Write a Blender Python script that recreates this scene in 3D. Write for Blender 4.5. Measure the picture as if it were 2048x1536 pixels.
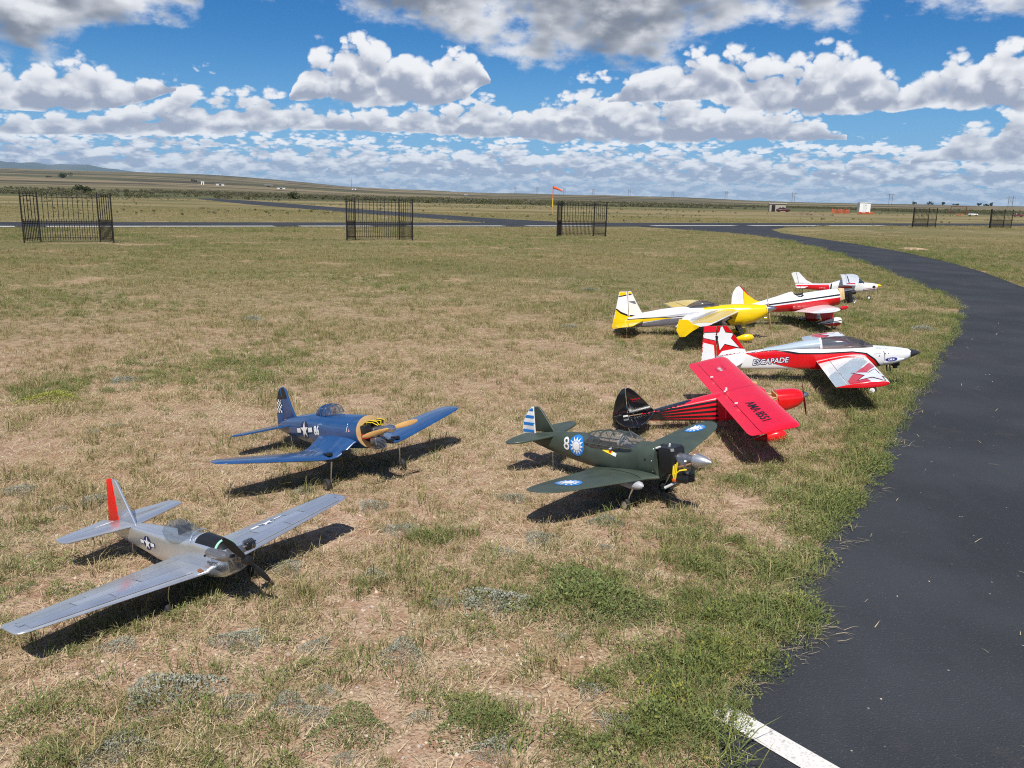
import bpy, bmesh, math, random
import numpy as np
from mathutils import Vector, Matrix
from mathutils.bvhtree import BVHTree

# ------------------------------------------------------------------ camera
for o in list(bpy.data.objects): bpy.data.objects.remove(o)
scene = bpy.context.scene
COL = scene.collection
RES = (2048., 1536.)
FPX = 1680.; CAM_H = 1.63
PITCH = math.atan(372 / FPX); ROLL = math.atan(0.0205)
_r0 = np.array([1., 0, 0]); _u0 = np.array([0, math.sin(PITCH), math.cos(PITCH)])
C_FW = np.array([0, math.cos(PITCH), -math.sin(PITCH)])
C_RT = math.cos(ROLL) * _r0 + math.sin(ROLL) * _u0
C_UP = -math.sin(ROLL) * _r0 + math.cos(ROLL) * _u0
C_POS = np.array([0, 0, CAM_H])
cam_d = bpy.data.cameras.new('camera'); cam = bpy.data.objects.new('camera', cam_d); COL.objects.link(cam)
cam_d.sensor_width = 36.; cam_d.sensor_fit = 'HORIZONTAL'; cam_d.lens = 36. * FPX / RES[0]
cam_d.clip_start = 0.05; cam_d.clip_end = 120000.
mw = Matrix.Identity(4)
for i in range(3):
    mw[i][0] = C_RT[i]; mw[i][1] = C_UP[i]; mw[i][2] = -C_FW[i]; mw[i][3] = C_POS[i]
cam.matrix_world = mw
scene.camera = cam
def pix_dir(px, py):
    return C_FW + (px - RES[0] / 2) / FPX * C_RT - (py - RES[1] / 2) / FPX * C_UP
def ground(px, py, z=0.):
    d = pix_dir(px, py); t = (z - CAM_H) / d[2]; p = C_POS + t * d
    return (float(p[0]), float(p[1]))
def at_y(px, py, dist):
    """point on the pixel's ray at horizontal distance dist"""
    d = pix_dir(px, py); t = dist / math.hypot(d[0], d[1]); p = C_POS + t * d
    return Vector((float(p[0]), float(p[1]), float(p[2])))

# ------------------------------------------------------------------ light
SUN_EL = math.radians(55.); SUN_AZ = math.radians(183.)     # azimuth clockwise from +Y
sun_d = bpy.data.lights.new('sun', 'SUN'); sun = bpy.data.objects.new('sun', sun_d); COL.objects.link(sun)
sun_d.energy = 5.0; sun_d.angle = math.radians(0.53); sun_d.color = (1., .955, .88)
sd = Vector((math.sin(SUN_AZ) * math.cos(SUN_EL), math.cos(SUN_AZ) * math.cos(SUN_EL), math.sin(SUN_EL)))
sun.rotation_euler = sd.to_track_quat('Z', 'Y').to_euler(); sun.location = sd * 50
scene.view_settings.view_transform = 'Standard'; scene.view_settings.look = 'None'
scene.view_settings.exposure = 0.14; scene.view_settings.gamma = 1.0
scene.view_settings.use_curve_mapping = False
scene.render.engine = 'CYCLES'
scene.cycles.max_bounces = 6; scene.cycles.diffuse_bounces = 2; scene.cycles.glossy_bounces = 3
scene.cycles.transparent_max_bounces = 12; scene.cycles.transmission_bounces = 4
scene.cycles.filter_width = 1.1; scene.cycles.use_denoising = False; scene.cycles.sample_clamp_indirect = 4.
scene.cycles.use_adaptive_sampling = False
scene.cycles.caustics_reflective = False; scene.cycles.caustics_refractive = False

# ------------------------------------------------------------------ node helper
class NT:
    def __init__(s, tree): s.t = tree; s.n = tree.nodes; s.l = tree.links
    def new(s, typ, **kw):
        nd = s.n.new(typ)
        for k, v in kw.items(): setattr(nd, k, v)
        return nd
    def put(s, sock, v):
        if isinstance(v, bpy.types.NodeSocket): s.l.new(v, sock)
        elif isinstance(v, (tuple, list)) and sock.type == 'RGBA' and len(v) == 3: sock.default_value = (*v, 1)
        else: sock.default_value = v
    def m(s, op, a, b=None, c=None, clamp=False):
        nd = s.new('ShaderNodeMath', operation=op, use_clamp=clamp)
        for i, v in enumerate((a, b, c)):
            if v is not None: s.put(nd.inputs[i], v)
        return nd.outputs[0]
    def add(s, a, b): return s.m('ADD', a, b)
    def sub(s, a, b): return s.m('SUBTRACT', a, b)
    def mul(s, a, b): return s.m('MULTIPLY', a, b)
    def div(s, a, b): return s.m('DIVIDE', a, b)
    def mn(s, a, b): return s.m('MINIMUM', a, b)
    def mx(s, a, b): return s.m('MAXIMUM', a, b)
    def sstep(s, v, lo, hi, a=0., b=1.):
        nd = s.new('ShaderNodeMapRange', interpolation_type='SMOOTHSTEP')
        for i, x in enumerate((v, lo, hi, a, b)): s.put(nd.inputs[i], x)
        return nd.outputs[0]
    def lin(s, v, lo, hi, a=0., b=1.):
        nd = s.new('ShaderNodeMapRange')
        for i, x in enumerate((v, lo, hi, a, b)): s.put(nd.inputs[i], x)
        return nd.outputs[0]
    def comb(s, x, y, z):
        nd = s.new('ShaderNodeCombineXYZ')
        for i, v in enumerate((x, y, z)): s.put(nd.inputs[i], v)
        return nd.outputs[0]
    def noise(s, vec, scale, detail=3., rough=.5, out=0, dist=0.):
        nd = s.new('ShaderNodeTexNoise')
        if vec is not None: s.l.new(vec, nd.inputs['Vector'])
        s.put(nd.inputs['Scale'], scale); nd.inputs['Detail'].default_value = detail
        nd.inputs['Roughness'].default_value = rough; nd.inputs['Distortion'].default_value = dist
        return nd.outputs[out]
    def vor(s, vec, scale, feature='F1', rnd=1., out='Distance', smooth=.5):
        nd = s.new('ShaderNodeTexVoronoi', feature=feature)
        if vec is not None: s.l.new(vec, nd.inputs['Vector'])
        s.put(nd.inputs['Scale'], scale); nd.inputs['Randomness'].default_value = rnd
        if feature == 'SMOOTH_F1': nd.inputs['Smoothness'].default_value = smooth
        return nd.outputs[out]
    def mix(s, f, a, b, mode='MIX'):
        nd = s.new('ShaderNodeMix', data_type='RGBA', blend_type=mode)
        s.put(nd.inputs[0], f); s.put(nd.inputs[6], a); s.put(nd.inputs[7], b)
        return nd.outputs[2]
    def ramp(s, f, stops, interp='LINEAR'):
        nd = s.new('ShaderNodeValToRGB'); cr = nd.color_ramp; cr.interpolation = interp
        while len(cr.elements) > 1: cr.elements.remove(cr.elements[-1])
        for i, (p, c) in enumerate(stops):
            e = cr.elements[0] if i == 0 else cr.elements.new(p)
            e.position = p; e.color = (*c, 1) if len(c) == 3 else c
        s.put(nd.inputs[0], f)
        return nd.outputs[0]
    def sep(s, v):
        nd = s.new('ShaderNodeSeparateXYZ'); s.put(nd.inputs[0], v); return nd.outputs

# ------------------------------------------------------------------ world: clear sky and rows of cumulus
def build_world():
    w = bpy.data.worlds.new('World'); scene.world = w; w.use_nodes = True
    w.node_tree.nodes.clear(); N = NT(w.node_tree)
    sky = N.new('ShaderNodeTexSky', sky_type='NISHITA', sun_disc=False)
    sky.sun_elevation = SUN_EL; sky.sun_rotation = SUN_AZ; sky.altitude = 1800.
    sky.air_density = 1.0; sky.dust_density = .35; sky.ozone_density = 2.2
    tc = N.new('ShaderNodeTexCoord').outputs['Generated']
    x, y, z = N.sep(tc)
    rho = N.mx(N.m('SQRT', N.add(N.mul(x, x), N.mul(y, y))), .02)
    t = N.div(z, rho); az = N.m('ARCTAN2', x, y)
    u = N.m('ARCCOSINE', N.m('MULTIPLY', N.div(x, rho), -.99999))      # seamless azimuth coordinate
    fac = N.add(N.mul(az, 1 / 1.4), .5)
    outside = N.sstep(N.m('ABSOLUTE', az), .60, .80)
    def noise2(vec, scale, detail, rough):
        nd = N.new('ShaderNodeTexNoise', noise_dimensions='2D'); N.l.new(vec, nd.inputs['Vector'])
        nd.inputs['Scale'].default_value = scale; nd.inputs['Detail'].default_value = detail; nd.inputs['Roughness'].default_value = rough
        return nd.outputs[0]
    def vor2(vec, scale):
        nd = N.new('ShaderNodeTexVoronoi', feature='F1', voronoi_dimensions='2D'); N.l.new(vec, nd.inputs['Vector'])
        nd.inputs['Scale'].default_value = scale
        return nd.outputs['Distance']
    low = noise2(N.comb(u, y, 0.), 2.4, 1., .5)
    hs = N.new('ShaderNodeHueSaturation'); N.l.new(sky.outputs[0], hs.inputs['Color'])
    hs.inputs['Saturation'].default_value = SKY_SAT
    blue = N.mix(1., hs.outputs[0], SKY_TINT, 'MULTIPLY')
    clear = N.mix(1., blue, (SKY_K,) * 3, 'MULTIPLY')
    clear = N.mix(N.mul(N.sstep(t, .17, -.01), .80), clear, (.175, .395, .72))
    def cloud_row(col, f, tb, tt, seed, dark, lit, K=1.5, asp=1.5, billow=.45, soft=.10, cov=0., haze=0., botk=5., vk=.75, rim=.3, out_amp=3.5, sk=3.0):
        h = N.sub(tt, tb)
        v = N.div(N.sub(t, tb), N.mx(h, .004))
        def dens(dt, dx, fine=True):
            vec = N.comb(N.add(u, seed + dx), N.mul(N.add(t, dt), asp), 0.)
            n = noise2(vec, f, 7. if fine else 3.5, .60)
            if not billow: return n
            wv = N.comb(N.add(N.add(u, seed + dx), N.mul(n, .55 / f)), N.add(N.mul(N.add(t, dt), asp), N.mul(n, .4 / f)), 0.)
            b = vor2(wv, f * 2.3); bl = N.sub(1., N.mul(N.mul(b, b), 1.15))
            if fine: b2 = vor2(wv, f * 5.9); bl = N.sub(bl, N.mul(N.mul(b2, b2), .55))
            else: bl = N.sub(bl, .11)
            return N.add(N.mul(n, 1 - billow), N.mul(bl, billow * .68))
        n0 = dens(0., 0.); n1 = dens(.20 / f, .06 / f, False)
        s = N.mn(N.mul(v, botk), N.sub(1., v))
        ff = N.add(N.add(N.mul(s, .85), N.mul(N.sub(n0, .5), K)), cov)
        ff = N.sub(ff, N.mul(N.m('LESS_THAN', h, .006), 3.))
        ff = N.add(ff, N.mul(outside, N.mul(N.sub(low, .52), out_amp)))
        ff = N.sub(ff, N.mul(N.m('LESS_THAN', v, -.2), 3.))
        a = N.sstep(ff, 0., soft)
        thick = N.sstep(ff, .02, .5)
        vv = N.m('MULTIPLY', v, 1., clamp=True)
        sh = N.add(N.mul(N.sub(n0, n1), sk), N.add(N.mul(vv, vk), N.mul(N.sub(1., thick), rim)))
        sh = N.sstep(sh, -.18, .96)
        c = N.mix(sh, tuple(q * .95 for q in dark), tuple(q * 1.0 for q in lit))
        if haze: c = N.mix(haze, c, (.47, .60, .80))
        return N.mix(a, col, c)
    def rowstops(pts):
        st = []
        for (px, by, ty) in pts:
            d = pix_dir(px, by); d2 = pix_dir(px, ty)
            a_ = math.atan2(d[0], d[1])
            tb_ = d[2] / math.hypot(d[0], d[1]); tt_ = d2[2] / math.hypot(d2[0], d2[1])
            st.append((a_ / 1.4 + .5, (max(tb_, 0) * 2, max(tt_, 0) * 2, 0.)))
        return st
    def explicit(pts):
        r = N.ramp(fac, rowstops(pts)); sx, sy, _ = N.sep(r)
        return N.mul(sx, .5), N.mul(sy, .5)
    Wt = (.87, .875, .89)
    def row1(c): return cloud_row(c, 50., -.010, .022, 1.3, (.38, .49, .67), (.68, .75, .84), K=2.4, asp=4.2, cov=.0, haze=.20, billow=0., soft=.40, out_amp=.5, sk=4.)
    def row2(c): return cloud_row(c, 33., .002, .042, 2.1, (.40, .48, .63), (.86, .885, .92), K=2.5, asp=3.2, cov=-.06, haze=.10, billow=.25, soft=.32, out_amp=.8, sk=4.)
    def row3(c): return cloud_row(c, 23., .018, .070, 5.2, (.38, .43, .56), (.92, .93, .95), K=2.4, asp=2.5, cov=-.08, haze=.04, billow=.35, soft=.26, out_amp=1., sk=4.)
    def bank(c):
        tb, tt = explicit(BANK); return cloud_row(c, 17., tb, tt, 7.4, (.36, .395, .50), Wt, K=1.9, asp=1.6, soft=.20, billow=.40, sk=2.8, vk=.60, rim=.42)
    def main(c):
        tb, tt = explicit(MAIN); return cloud_row(c, 15., tb, tt, 3.15, (.35, .385, .49), Wt, K=1.55, asp=1.25, soft=.17, billow=.45, sk=3.0, vk=.62, rim=.42)
    def top(c):
        tb, tt = explicit(TOP); return cloud_row(c, 8., tb, tt, 9.6, (.20, .225, .28), (.80, .81, .84), K=2.0, asp=1.8, botk=2.0, billow=.15, soft=.38, vk=-.25, rim=.70, sk=3.2)
    # each height of the sky only works out the rows that can reach it
    def bg(c):
        nd = N.new('ShaderNodeBackground'); N.l.new(c, nd.inputs['Color']); return nd.outputs[0]
    def split(limit, lo, hi):
        nd = N.new('ShaderNodeMixShader'); N.l.new(N.m('GREATER_THAN', t, limit), nd.inputs[0]); N.l.new(lo, nd.inputs[1]); N.l.new(hi, nd.inputs[2]); return nd.outputs[0]
    z1 = bg(row3(row2(row1(clear)))); z2 = bg(bank(row3(row2(row1(clear))))); z3 = bg(main(bank(row3(row2(clear))))); z4 = bg(top(main(bank(clear))))
    skyA = split(.028, z1, split(.075, z2, split(.108, z3, z4)))
    # high overhead: the same broken cumulus seen from straight below
    pv = N.comb(N.div(x, N.mx(z, .1)), N.div(y, N.mx(z, .1)), 0.)
    n = noise2(pv, 1.1, 5., .55)
    ca = N.sstep(n, .53, .64); cs = N.sstep(n, .56, .72)
    colB = N.mix(ca, clear, N.mix(cs, (.70, .71, .74), (.28, .30, .36)))
    bgB = N.new('ShaderNodeBackground'); N.l.new(colB, bgB.inputs['Color'])
    bgC = N.new('ShaderNodeBackground'); bgC.inputs['Color'].default_value = (.30, .32, .30, 1)
    m1 = N.new('ShaderNodeMixShader'); N.l.new(N.sstep(t, .38, .50), m1.inputs[0]); N.l.new(skyA, m1.inputs[1]); N.l.new(bgB.outputs[0], m1.inputs[2])
    m2 = N.new('ShaderNodeMixShader'); N.l.new(N.m('LESS_THAN', t, -.02), m2.inputs[0]); N.l.new(m1.outputs[0], m2.inputs[1]); N.l.new(bgC.outputs[0], m2.inputs[2])
    out = N.new('ShaderNodeOutputWorld'); N.l.new(m2.outputs[0], out.inputs['Surface'])
    w.cycles.sampling_method = 'NONE'
SKY_SAT = 1.46; SKY_TINT = (.56, .86, 1.02); SKY_K = .080
BANK = [(-60, 268, 222), (140, 270, 224), (300, 272, 205), (330, 272, 165), (470, 268, 172), (600, 262, 190), (680, 264, 215),
        (840, 268, 205), (960, 276, 185), (1060, 282, 215), (1130, 290, 170), (1200, 292, 140), (1290, 290, 175), (1400, 288, 190), (1490, 285, 215),
        (1600, 284, 222), (1680, 280, 262), (1720, 280, 281), (1800, 330, 329), (1850, 326, 300), (1930, 326, 245), (2060, 330, 205)]
MAIN = [(-60, 226, 120), (60, 228, 118), (170, 226, 108), (235, 222, 130), (290, 205, 150), (330, 190, 160), (365, 178, 177), (575, 200, 199),
        (612, 205, 120), (640, 210, 84), (690, 214, 60), (780, 215, 86), (850, 215, 108), (895, 213, 90), (930, 200, 96), (955, 178, 112), (985, 165, 164), (1205, 206, 205),
        (1245, 206, 165), (1330, 206, 95), (1420, 208, 92), (1520, 226, 108), (1620, 234, 92), (1700, 234, 85), (1760, 228, 120), (1800, 222, 165),
        (1850, 218, 120), (1920, 222, 82), (2060, 228, 60)]
TOP = [(-60, 92, -330), (60, 98, -330), (150, 84, -330), (230, 62, -330), (300, 12, -330), (400, 10, -330), (430, -60, -200), (455, 0, -330), (520, 28, -330),
       (640, 34, -330), (760, 56, -330), (880, 62, -330), (960, 108, -330), (1040, 150, -330), (1180, 146, -330), (1290, 124, -330), (1420, 92, -330), (1540, 62, -330),
       (1660, 70, -330), (1740, 40, -330), (1850, 8, -330), (1890, 0, -300), (2060, 34, -330)]
build_world()
# ------------------------------------------------------------------ generic helpers
def tag(o, label=None, cat=None, group=None, kind=None):
    if label: o['label'] = label
    if cat: o['category'] = cat
    if group: o['group'] = group
    if kind: o['kind'] = kind
    return o
def mesh_obj(name, verts, faces, mat=None, parent=None, smooth=None, recalc=True, link=True):
    me = bpy.data.meshes.new(name)
    me.from_pydata([tuple(map(float, v)) for v in verts], [], faces); me.validate()
    if recalc:
        bm = bmesh.new(); bm.from_mesh(me); bmesh.ops.recalc_face_normals(bm, faces=bm.faces); bm.to_mesh(me); bm.free()
    if smooth is not None:
        me.polygons.foreach_set('use_smooth', [True] * len(me.polygons)); me.set_sharp_from_angle(angle=math.radians(smooth))
    o = bpy.data.objects.new(name, me)
    if mat: me.materials.append(mat)
    if link: COL.objects.link(o)
    if parent: o.parent = parent
    return o
def empty(name, loc, rot=(0, 0, 0)):
    o = bpy.data.objects.new(name, None); o.empty_display_size = .1; COL.objects.link(o)
    o.location = loc; o.rotation_euler = rot
    return o
def mat_new(name):
    m = bpy.data.materials.new(name); m.use_nodes = True; m.node_tree.nodes.clear()
    N = NT(m.node_tree); b = N.new('ShaderNodeBsdfPrincipled'); o = N.new('ShaderNodeOutputMaterial'); N.l.new(b.outputs[0], o.inputs[0])
    return m, N, b
def paint(name, col, rough=.35, metal=0., coat=0., var=.10, scale=9., bump=0., spec=.5):
    """painted / covered surface with slight mottling and wear"""
    m, N, b = mat_new(name)
    p = N.new('ShaderNodeTexCoord').outputs['Object']
    n = N.noise(p, scale, 4.); n2 = N.noise(p, scale * 9, 3.)
    k = N.lin(N.add(N.mul(n, .92), N.mul(n2, .08)), .3, .7, 1 - var, 1 + var)
    c = N.mix(1., col, N.comb(k, k, k), 'MULTIPLY')
    N.l.new(c, b.inputs['Base Color'])
    N.l.new(N.lin(n, .3, .7, max(rough - .05, .03), rough + .05), b.inputs['Roughness'])
    b.inputs['Metallic'].default_value = metal; b.inputs['Coat Weight'].default_value = coat; b.inputs['Coat Roughness'].default_value = .08
    b.inputs['Specular IOR Level'].default_value = spec
    if bump:
        bp = N.new('ShaderNodeBump'); bp.inputs['Strength'].default_value = bump; bp.inputs['Distance'].default_value = .01
        N.l.new(N.noise(p, scale * .6, 1.), bp.inputs['Height']); N.l.new(bp.outputs[0], b.inputs['Normal'])
    return m
def hash2(ix, iy, s):
    h = (ix * 374761393 + iy * 668265263 + s * 974711) & 0x7fffffff
    h = ((h ^ (h >> 13)) * 1274126177) & 0x7fffffff
    return ((h ^ (h >> 16)) & 0xffff) / 65535.
def vnoise(x, y, s=0):
    x = np.asarray(x, float); y = np.asarray(y, float)
    ix = np.floor(x).astype(np.int64); iy = np.floor(y).astype(np.int64); fx = x - ix; fy = y - iy
    fx = fx * fx * (3 - 2 * fx); fy = fy * fy * (3 - 2 * fy)
    a = hash2(ix, iy, s); b = hash2(ix + 1, iy, s); c = hash2(ix, iy + 1, s); d = hash2(ix + 1, iy + 1, s)
    return (a + (b - a) * fx) * (1 - fy) + (c + (d - c) * fx) * fy
def fbm(x, y, s=0, o=3):
    r = 0; a = .5; t = 0
    for i in range(o):
        r = r + a * vnoise(x * 2 ** i, y * 2 ** i, s + i * 17); t += a; a *= .5
    return r / t
rng = np.random.default_rng(7)

# ------------------------------------------------------------------ terrain
AZ_PX = [(-400, 30), (0, 32), (150, 33), (300, 34), (420, 32), (500, 29), (600, 24), (700, 17), (800, 13), (1000, 8.5), (1200, 10.5), (1350, 8), (1500, 4.5), (2048, 4), (2500, 6)]
_az = []; _el = []
for px, e in AZ_PX:
    d = pix_dir(px, 396 + .0205 * (px - 1024)); _az.append(math.atan2(d[0], d[1])); _el.append(e / FPX)
def terrain_h(x, y):
    r = np.hypot(x, y); az = np.arctan2(x, y)
    E = np.interp(az, _az, _el)
    t = np.clip((r - 215) / (2600 - 215), 0, 1); t = t * t * (3 - 2 * t)
    s = np.clip((r - 215) / 120, 0, 1)
    und = (fbm(x / 260 + 9, y / 260 + 4, 5) - .5) * 2
    h = E * np.minimum(r, 2600) * t ** .62 + s * und * np.minimum(r, 2600) * .0016
    h = h + np.where(r > 2600, -(r - 2600) * .010, 0)
    return h
def build_ground():
    rs = np.concatenate([[0.], np.geomspace(.6, 24000, 140)]); na = 288
    azs = np.linspace(-math.pi, math.pi, na, endpoint=False)
    verts = [(0, 0, 0)]
    for r in rs[1:]:
        xs = r * np.sin(azs); ys = r * np.cos(azs); hs = terrain_h(xs, ys)
        verts += list(zip(xs, ys, hs))
    faces = [(0, 1 + i, 1 + (i + 1) % na) for i in range(na)]
    for k in range(len(rs) - 2):
        b0 = 1 + k * na; b1 = b0 + na
        faces += [(b0 + i, b1 + i, b1 + (i + 1) % na, b0 + (i + 1) % na) for i in range(na)]
    m, N, b = mat_new('prairie_soil')
    P = N.new('ShaderNodeNewGeometry').outputs['Position']
    px, py, pz = N.sep(P)
    r = N.m('SQRT', N.add(N.mul(px, px), N.mul(py, py)))
    big = N.noise(P, .09, 4.); med = N.noise(P, .55, 4.); fine = N.noise(P, 9., 4., .6); grit = N.noise(P, 70., 3., .6); speck = N.vor(P, 55., 'F1')
    soil = N.mix(N.sstep(fine, .35, .68), (.35, .215, .14), (.56, .40, .29))
    soil = N.mix(N.mul(N.sstep(med, .52, .68), .6), soil, (.42, .215, .125))
    soil = N.mix(N.mul(N.sstep(speck, .30, .10), .6), soil, (.66, .53, .42))
    soil = N.mix(N.mul(N.sstep(grit, .50, .35), .6), soil, (.15, .10, .06))
    thatch = N.mix(N.sstep(grit, .38, .62), (.15, .115, .055), (.40, .315, .18))
    cov = N.sstep(N.add(N.mul(med, .55), N.mul(fine, .45)), .42, .58)
    near = N.mix(N.mul(cov, .50), soil, thatch)
    # mid distance: grass seen edge-on hides most soil
    g1 = N.mix(N.sstep(fine, .35, .65), (.125, .110, .045), (.270, .225, .108))
    g1 = N.mix(N.mul(N.sstep(big, .45, .62), .7), g1, (.125, .120, .048))
    g1 = N.mix(N.mul(N.sstep(med, .54, .68), .75), g1, (.40, .275, .18))
    sv = N.comb(N.mul(px, .30), py, 0.)                                  # strips of ground tone and painted cloud shade run across the view
    f0 = N.noise(P, .16, 4., .6); f1 = N.noise(sv, .045, 5., .6); f2 = N.noise(sv, .011, 4.); f3 = N.noise(sv, .0032, 4.)
    g2 = N.mix(N.sstep(f1, .40, .60), (.260, .205, .100), (.125, .118, .048))
    g2 = N.mix(N.mul(N.sstep(f0, .50, .64), .5), g2, (.105, .098, .040))
    g2 = N.mix(N.mul(N.sstep(f2, .54, .62), .65), g2, (.290, .225, .125))
    fr = N.mix(N.sstep(f3, .42, .56), (.215, .170, .098), (.080, .082, .042))
    fr = N.mix(N.mul(N.sstep(f2, .52, .58), .85), fr, (.048, .040, .028))  # dark bands: cloud shadows on the far ground, painted into its colour
    fr = N.mix(N.mul(N.sstep(f1, .56, .64), .6), fr, (.225, .18, .11))
    belt = N.mul(N.sstep(r, 185., 230.), N.sstep(r, 700., 420.))
    g2 = N.mix(N.mul(belt, .85), g2, N.mix(N.sstep(f1, .4, .6), (.050, .062, .026), (.100, .105, .048)))
    c = N.mix(N.sstep(r, 5., 20.), near, g1)
    c = N.mix(N.sstep(r, 50., 120.), c, g2)
    c = N.mix(N.sstep(r, 380., 800.), c, fr)
    N.l.new(c, b.inputs['Base Color']); b.inputs['Roughness'].default_value = .95; b.inputs['Specular IOR Level'].default_value = .15
    bp = N.new('ShaderNodeBump'); bp.inputs['Distance'].default_value = .03; bp.inputs['Strength'].default_value = 1.
    N.l.new(N.add(N.mul(fine, .6), N.add(N.mul(grit, .35), N.mul(med, 1.2))), bp.inputs['Height']); N.l.new(bp.outputs[0], b.inputs['Normal'])
    o = mesh_obj('ground', verts, faces, m, smooth=60)
    return tag(o, 'dry prairie ground of reddish soil and sparse grass', 'ground', kind='structure')
build_ground()

# ------------------------------------------------------------------ pavement
LEFT = [(.20, -1.), (.40, .8), (.56, 1.9), (.66, 2.38), (.80, 2.62), (1.02, 2.86), (1.24, 3.14), (1.22, 3.36), (1.38, 3.62), (1.58, 3.97), (1.72, 4.25), (2.02, 4.62), (2.33, 5.17), (2.70, 5.80), (3.1, 6.5),
        (3.55, 7.3), (4.14, 8.17), (4.75, 9.3), (5.45, 10.43), (6.45, 12.2), (7.43, 13.95), (8.0, 15.4), (8.35, 16.8), (9.0, 19.7), (9.85, 23.2), (10.64, 26.95), (11.4, 31.5), (12.0, 35.9), (12.35, 39.5), (12.3, 43.5), (11.4, 47.6), (9.2, 52.5), (6.5, 56.5)]
RIGHT = [(7.2, -1.), (7.4, 2.), (7.9, 6.), (8.7, 10.5), (9.8, 14.6), (10.77, 17.81), (12.1, 21.8), (13.09, 25.5), (14.11, 31.15), (14.6, 36.85), (14.8, 42.), (15.0, 48.), (16.2, 54.), (19., 60.), (24., 65.)]
def resample(pts, n):
    p = np.array(pts, float); s = np.concatenate([[0], np.cumsum(np.hypot(*np.diff(p, axis=0).T))]); t = np.linspace(0, s[-1], n)
    return np.stack([np.interp(t, s, p[:, 0]), np.interp(t, s, p[:, 1])], -1)
def asphalt(name, base, streak):
    m, N, b = mat_new(name)
    P = N.new('ShaderNodeNewGeometry').outputs['Position']
    mp = N.new('ShaderNodeMapping'); N.l.new(P, mp.inputs[0]); mp.inputs['Rotation'].default_value = (0, 0, streak); mp.inputs['Scale'].default_value = (1., .12, 1.)
    st = N.noise(mp.outputs[0], 7., 4.); n = N.noise(P, .9, 4.); g = N.noise(P, 160., 2.); agg = N.vor(P, 130., 'F1')
    big = N.noise(P, .33, 3.)
    c = N.mix(N.sstep(n, .35, .7), tuple(x * .80 for x in base), tuple(x * 1.22 for x in base))
    c = N.mix(N.mul(N.sstep(big, .52, .68), .5), c, (base[0] * 1.35, base[1] * 1.12, base[2] * 1.22))
    c = N.mix(N.mul(N.sstep(st, .50, .68), .10), c, tuple(x * 1.6 for x in base))
    c = N.mix(N.mul(N.sstep(g, .60, .74), .40), c, (.15, .148, .150))
    c = N.mix(N.mul(N.sstep(N.vor(P, 9., 'F1'), .045, .02), .8), c, (.42, .38, .32))
    c = N.mix(N.mul(N.sstep(N.noise(P, 420., 1.), .62, .72), .5), c, (.02, .021, .024))
    dirt = N.mul(N.sstep(N.noise(P, 2.1, 5., .65), .58, .78), .16)
    c = N.mix(dirt, c, (.16, .125, .09))
    N.l.new(c, b.inputs['Base Color']); N.l.new(N.lin(n, .3, .7, .74, .90), b.inputs['Roughness']); b.inputs['Specular IOR Level'].default_value = .22
    bp = N.new('ShaderNodeBump'); bp.inputs['Distance'].default_value = .004; bp.inputs['Strength'].default_value = .6
    N.l.new(N.add(agg, N.mul(g, .5)), bp.inputs['Height']); N.l.new(bp.outputs[0], b.inputs['Normal'])
    return m
ASPH = asphalt('sealed_asphalt', (.037, .041, .047), .5)
def ribbon(name, L, Rr, z, mat, label, n=160, jag=.0):
    a = resample(L, n); c = resample(Rr, n)
    if jag:
        a[:, 0] += (fbm(a[:, 0] * 5, a[:, 1] * 5, 3) - .5) * jag; a[:, 1] += (fbm(a[:, 0] * 5 + 40, a[:, 1] * 5, 8) - .5) * jag
    v = [(*p, z) for p in a] + [(*p, z) for p in c]
    f = [(i, i + n, i + n + 1, i + 1) for i in range(n - 1)]
    return tag(mesh_obj(name, v, f, mat), label, 'pavement', kind='structure')
ribbon('taxiway', LEFT, RIGHT, .004, ASPH, 'dark sealed asphalt taxiway curving towards the runway', 320, .10)
def rw(x, off): return (x - off * .551, 35.5 + .66 * (x + 21.5) + off * .835)
RUN_W = 6.6
ribbon('runway', [rw(-120, 0), rw(95, 0)], [rw(-120, RUN_W), rw(95, RUN_W)], .008, ASPH, 'dark asphalt model runway with a broken white edge line', 40)
S_LO = [ground(*p) for p in ((395, 398), (500, 409), (600, 417), (700, 426), (800, 433), (900, 440), (1000, 447.5), (1060, 452))]
S_HI = [ground(*p) for p in ((400, 396), (500, 401.5), (600, 409), (700, 417), (800, 424.5), (900, 431), (1000, 438), (1120, 444))]
ribbon('cross_taxiway', S_LO, S_HI, .012, ASPH, 'straight asphalt taxiway leading away from the runway', 60)
m_line, N_, b_ = mat_new('white_line_paint')
P_ = N_.new('ShaderNodeNewGeometry').outputs['Position']
wn = N_.sstep(N_.noise(P_, 34., 4., .6), .26, .38); wv = N_.vor(P_, 90., 'F1')
N_.l.new(N_.mix(wn, (.30, .29, .28), N_.mix(N_.sstep(wv, .1, .5), (.52, .50, .46), (.68, .66, .62))), b_.inputs['Base Color']); b_.inputs['Roughness'].default_value = .8
def painted(name, A, B, w, z, label, group=None):
    A = Vector((*A, 0)); B = Vector((*B, 0)); d = (B - A).normalized(); n = Vector((-d.y, d.x, 0)) * w / 2
    v = [A - n, B - n, B + n, A + n]
    v = [(p.x, p.y, z) for p in v]
    return tag(mesh_obj(name, v, [(0, 1, 2, 3)], m_line), label, 'line marking', group, 'structure')
for (xa, xb) in ((-60, -21), (-20, -11.6), (-10.5, -7.2), (-5.4, -.2), (1.2, 5.4), (9.6, 16.2), (17.5, 24), (25, 31)):
    painted('runway_line', rw(xa, .9), rw(xb, .9), .75, .0165, 'white painted dash along the near side of the runway', 'runway edge dashes')
painted('taxiway_line', ground(1436, 1421), ground(1800, 1634), .092, .0085, 'worn white painted stripe crossing the corner of the taxiway')
LEFT_A = resample(LEFT, 400)
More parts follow.
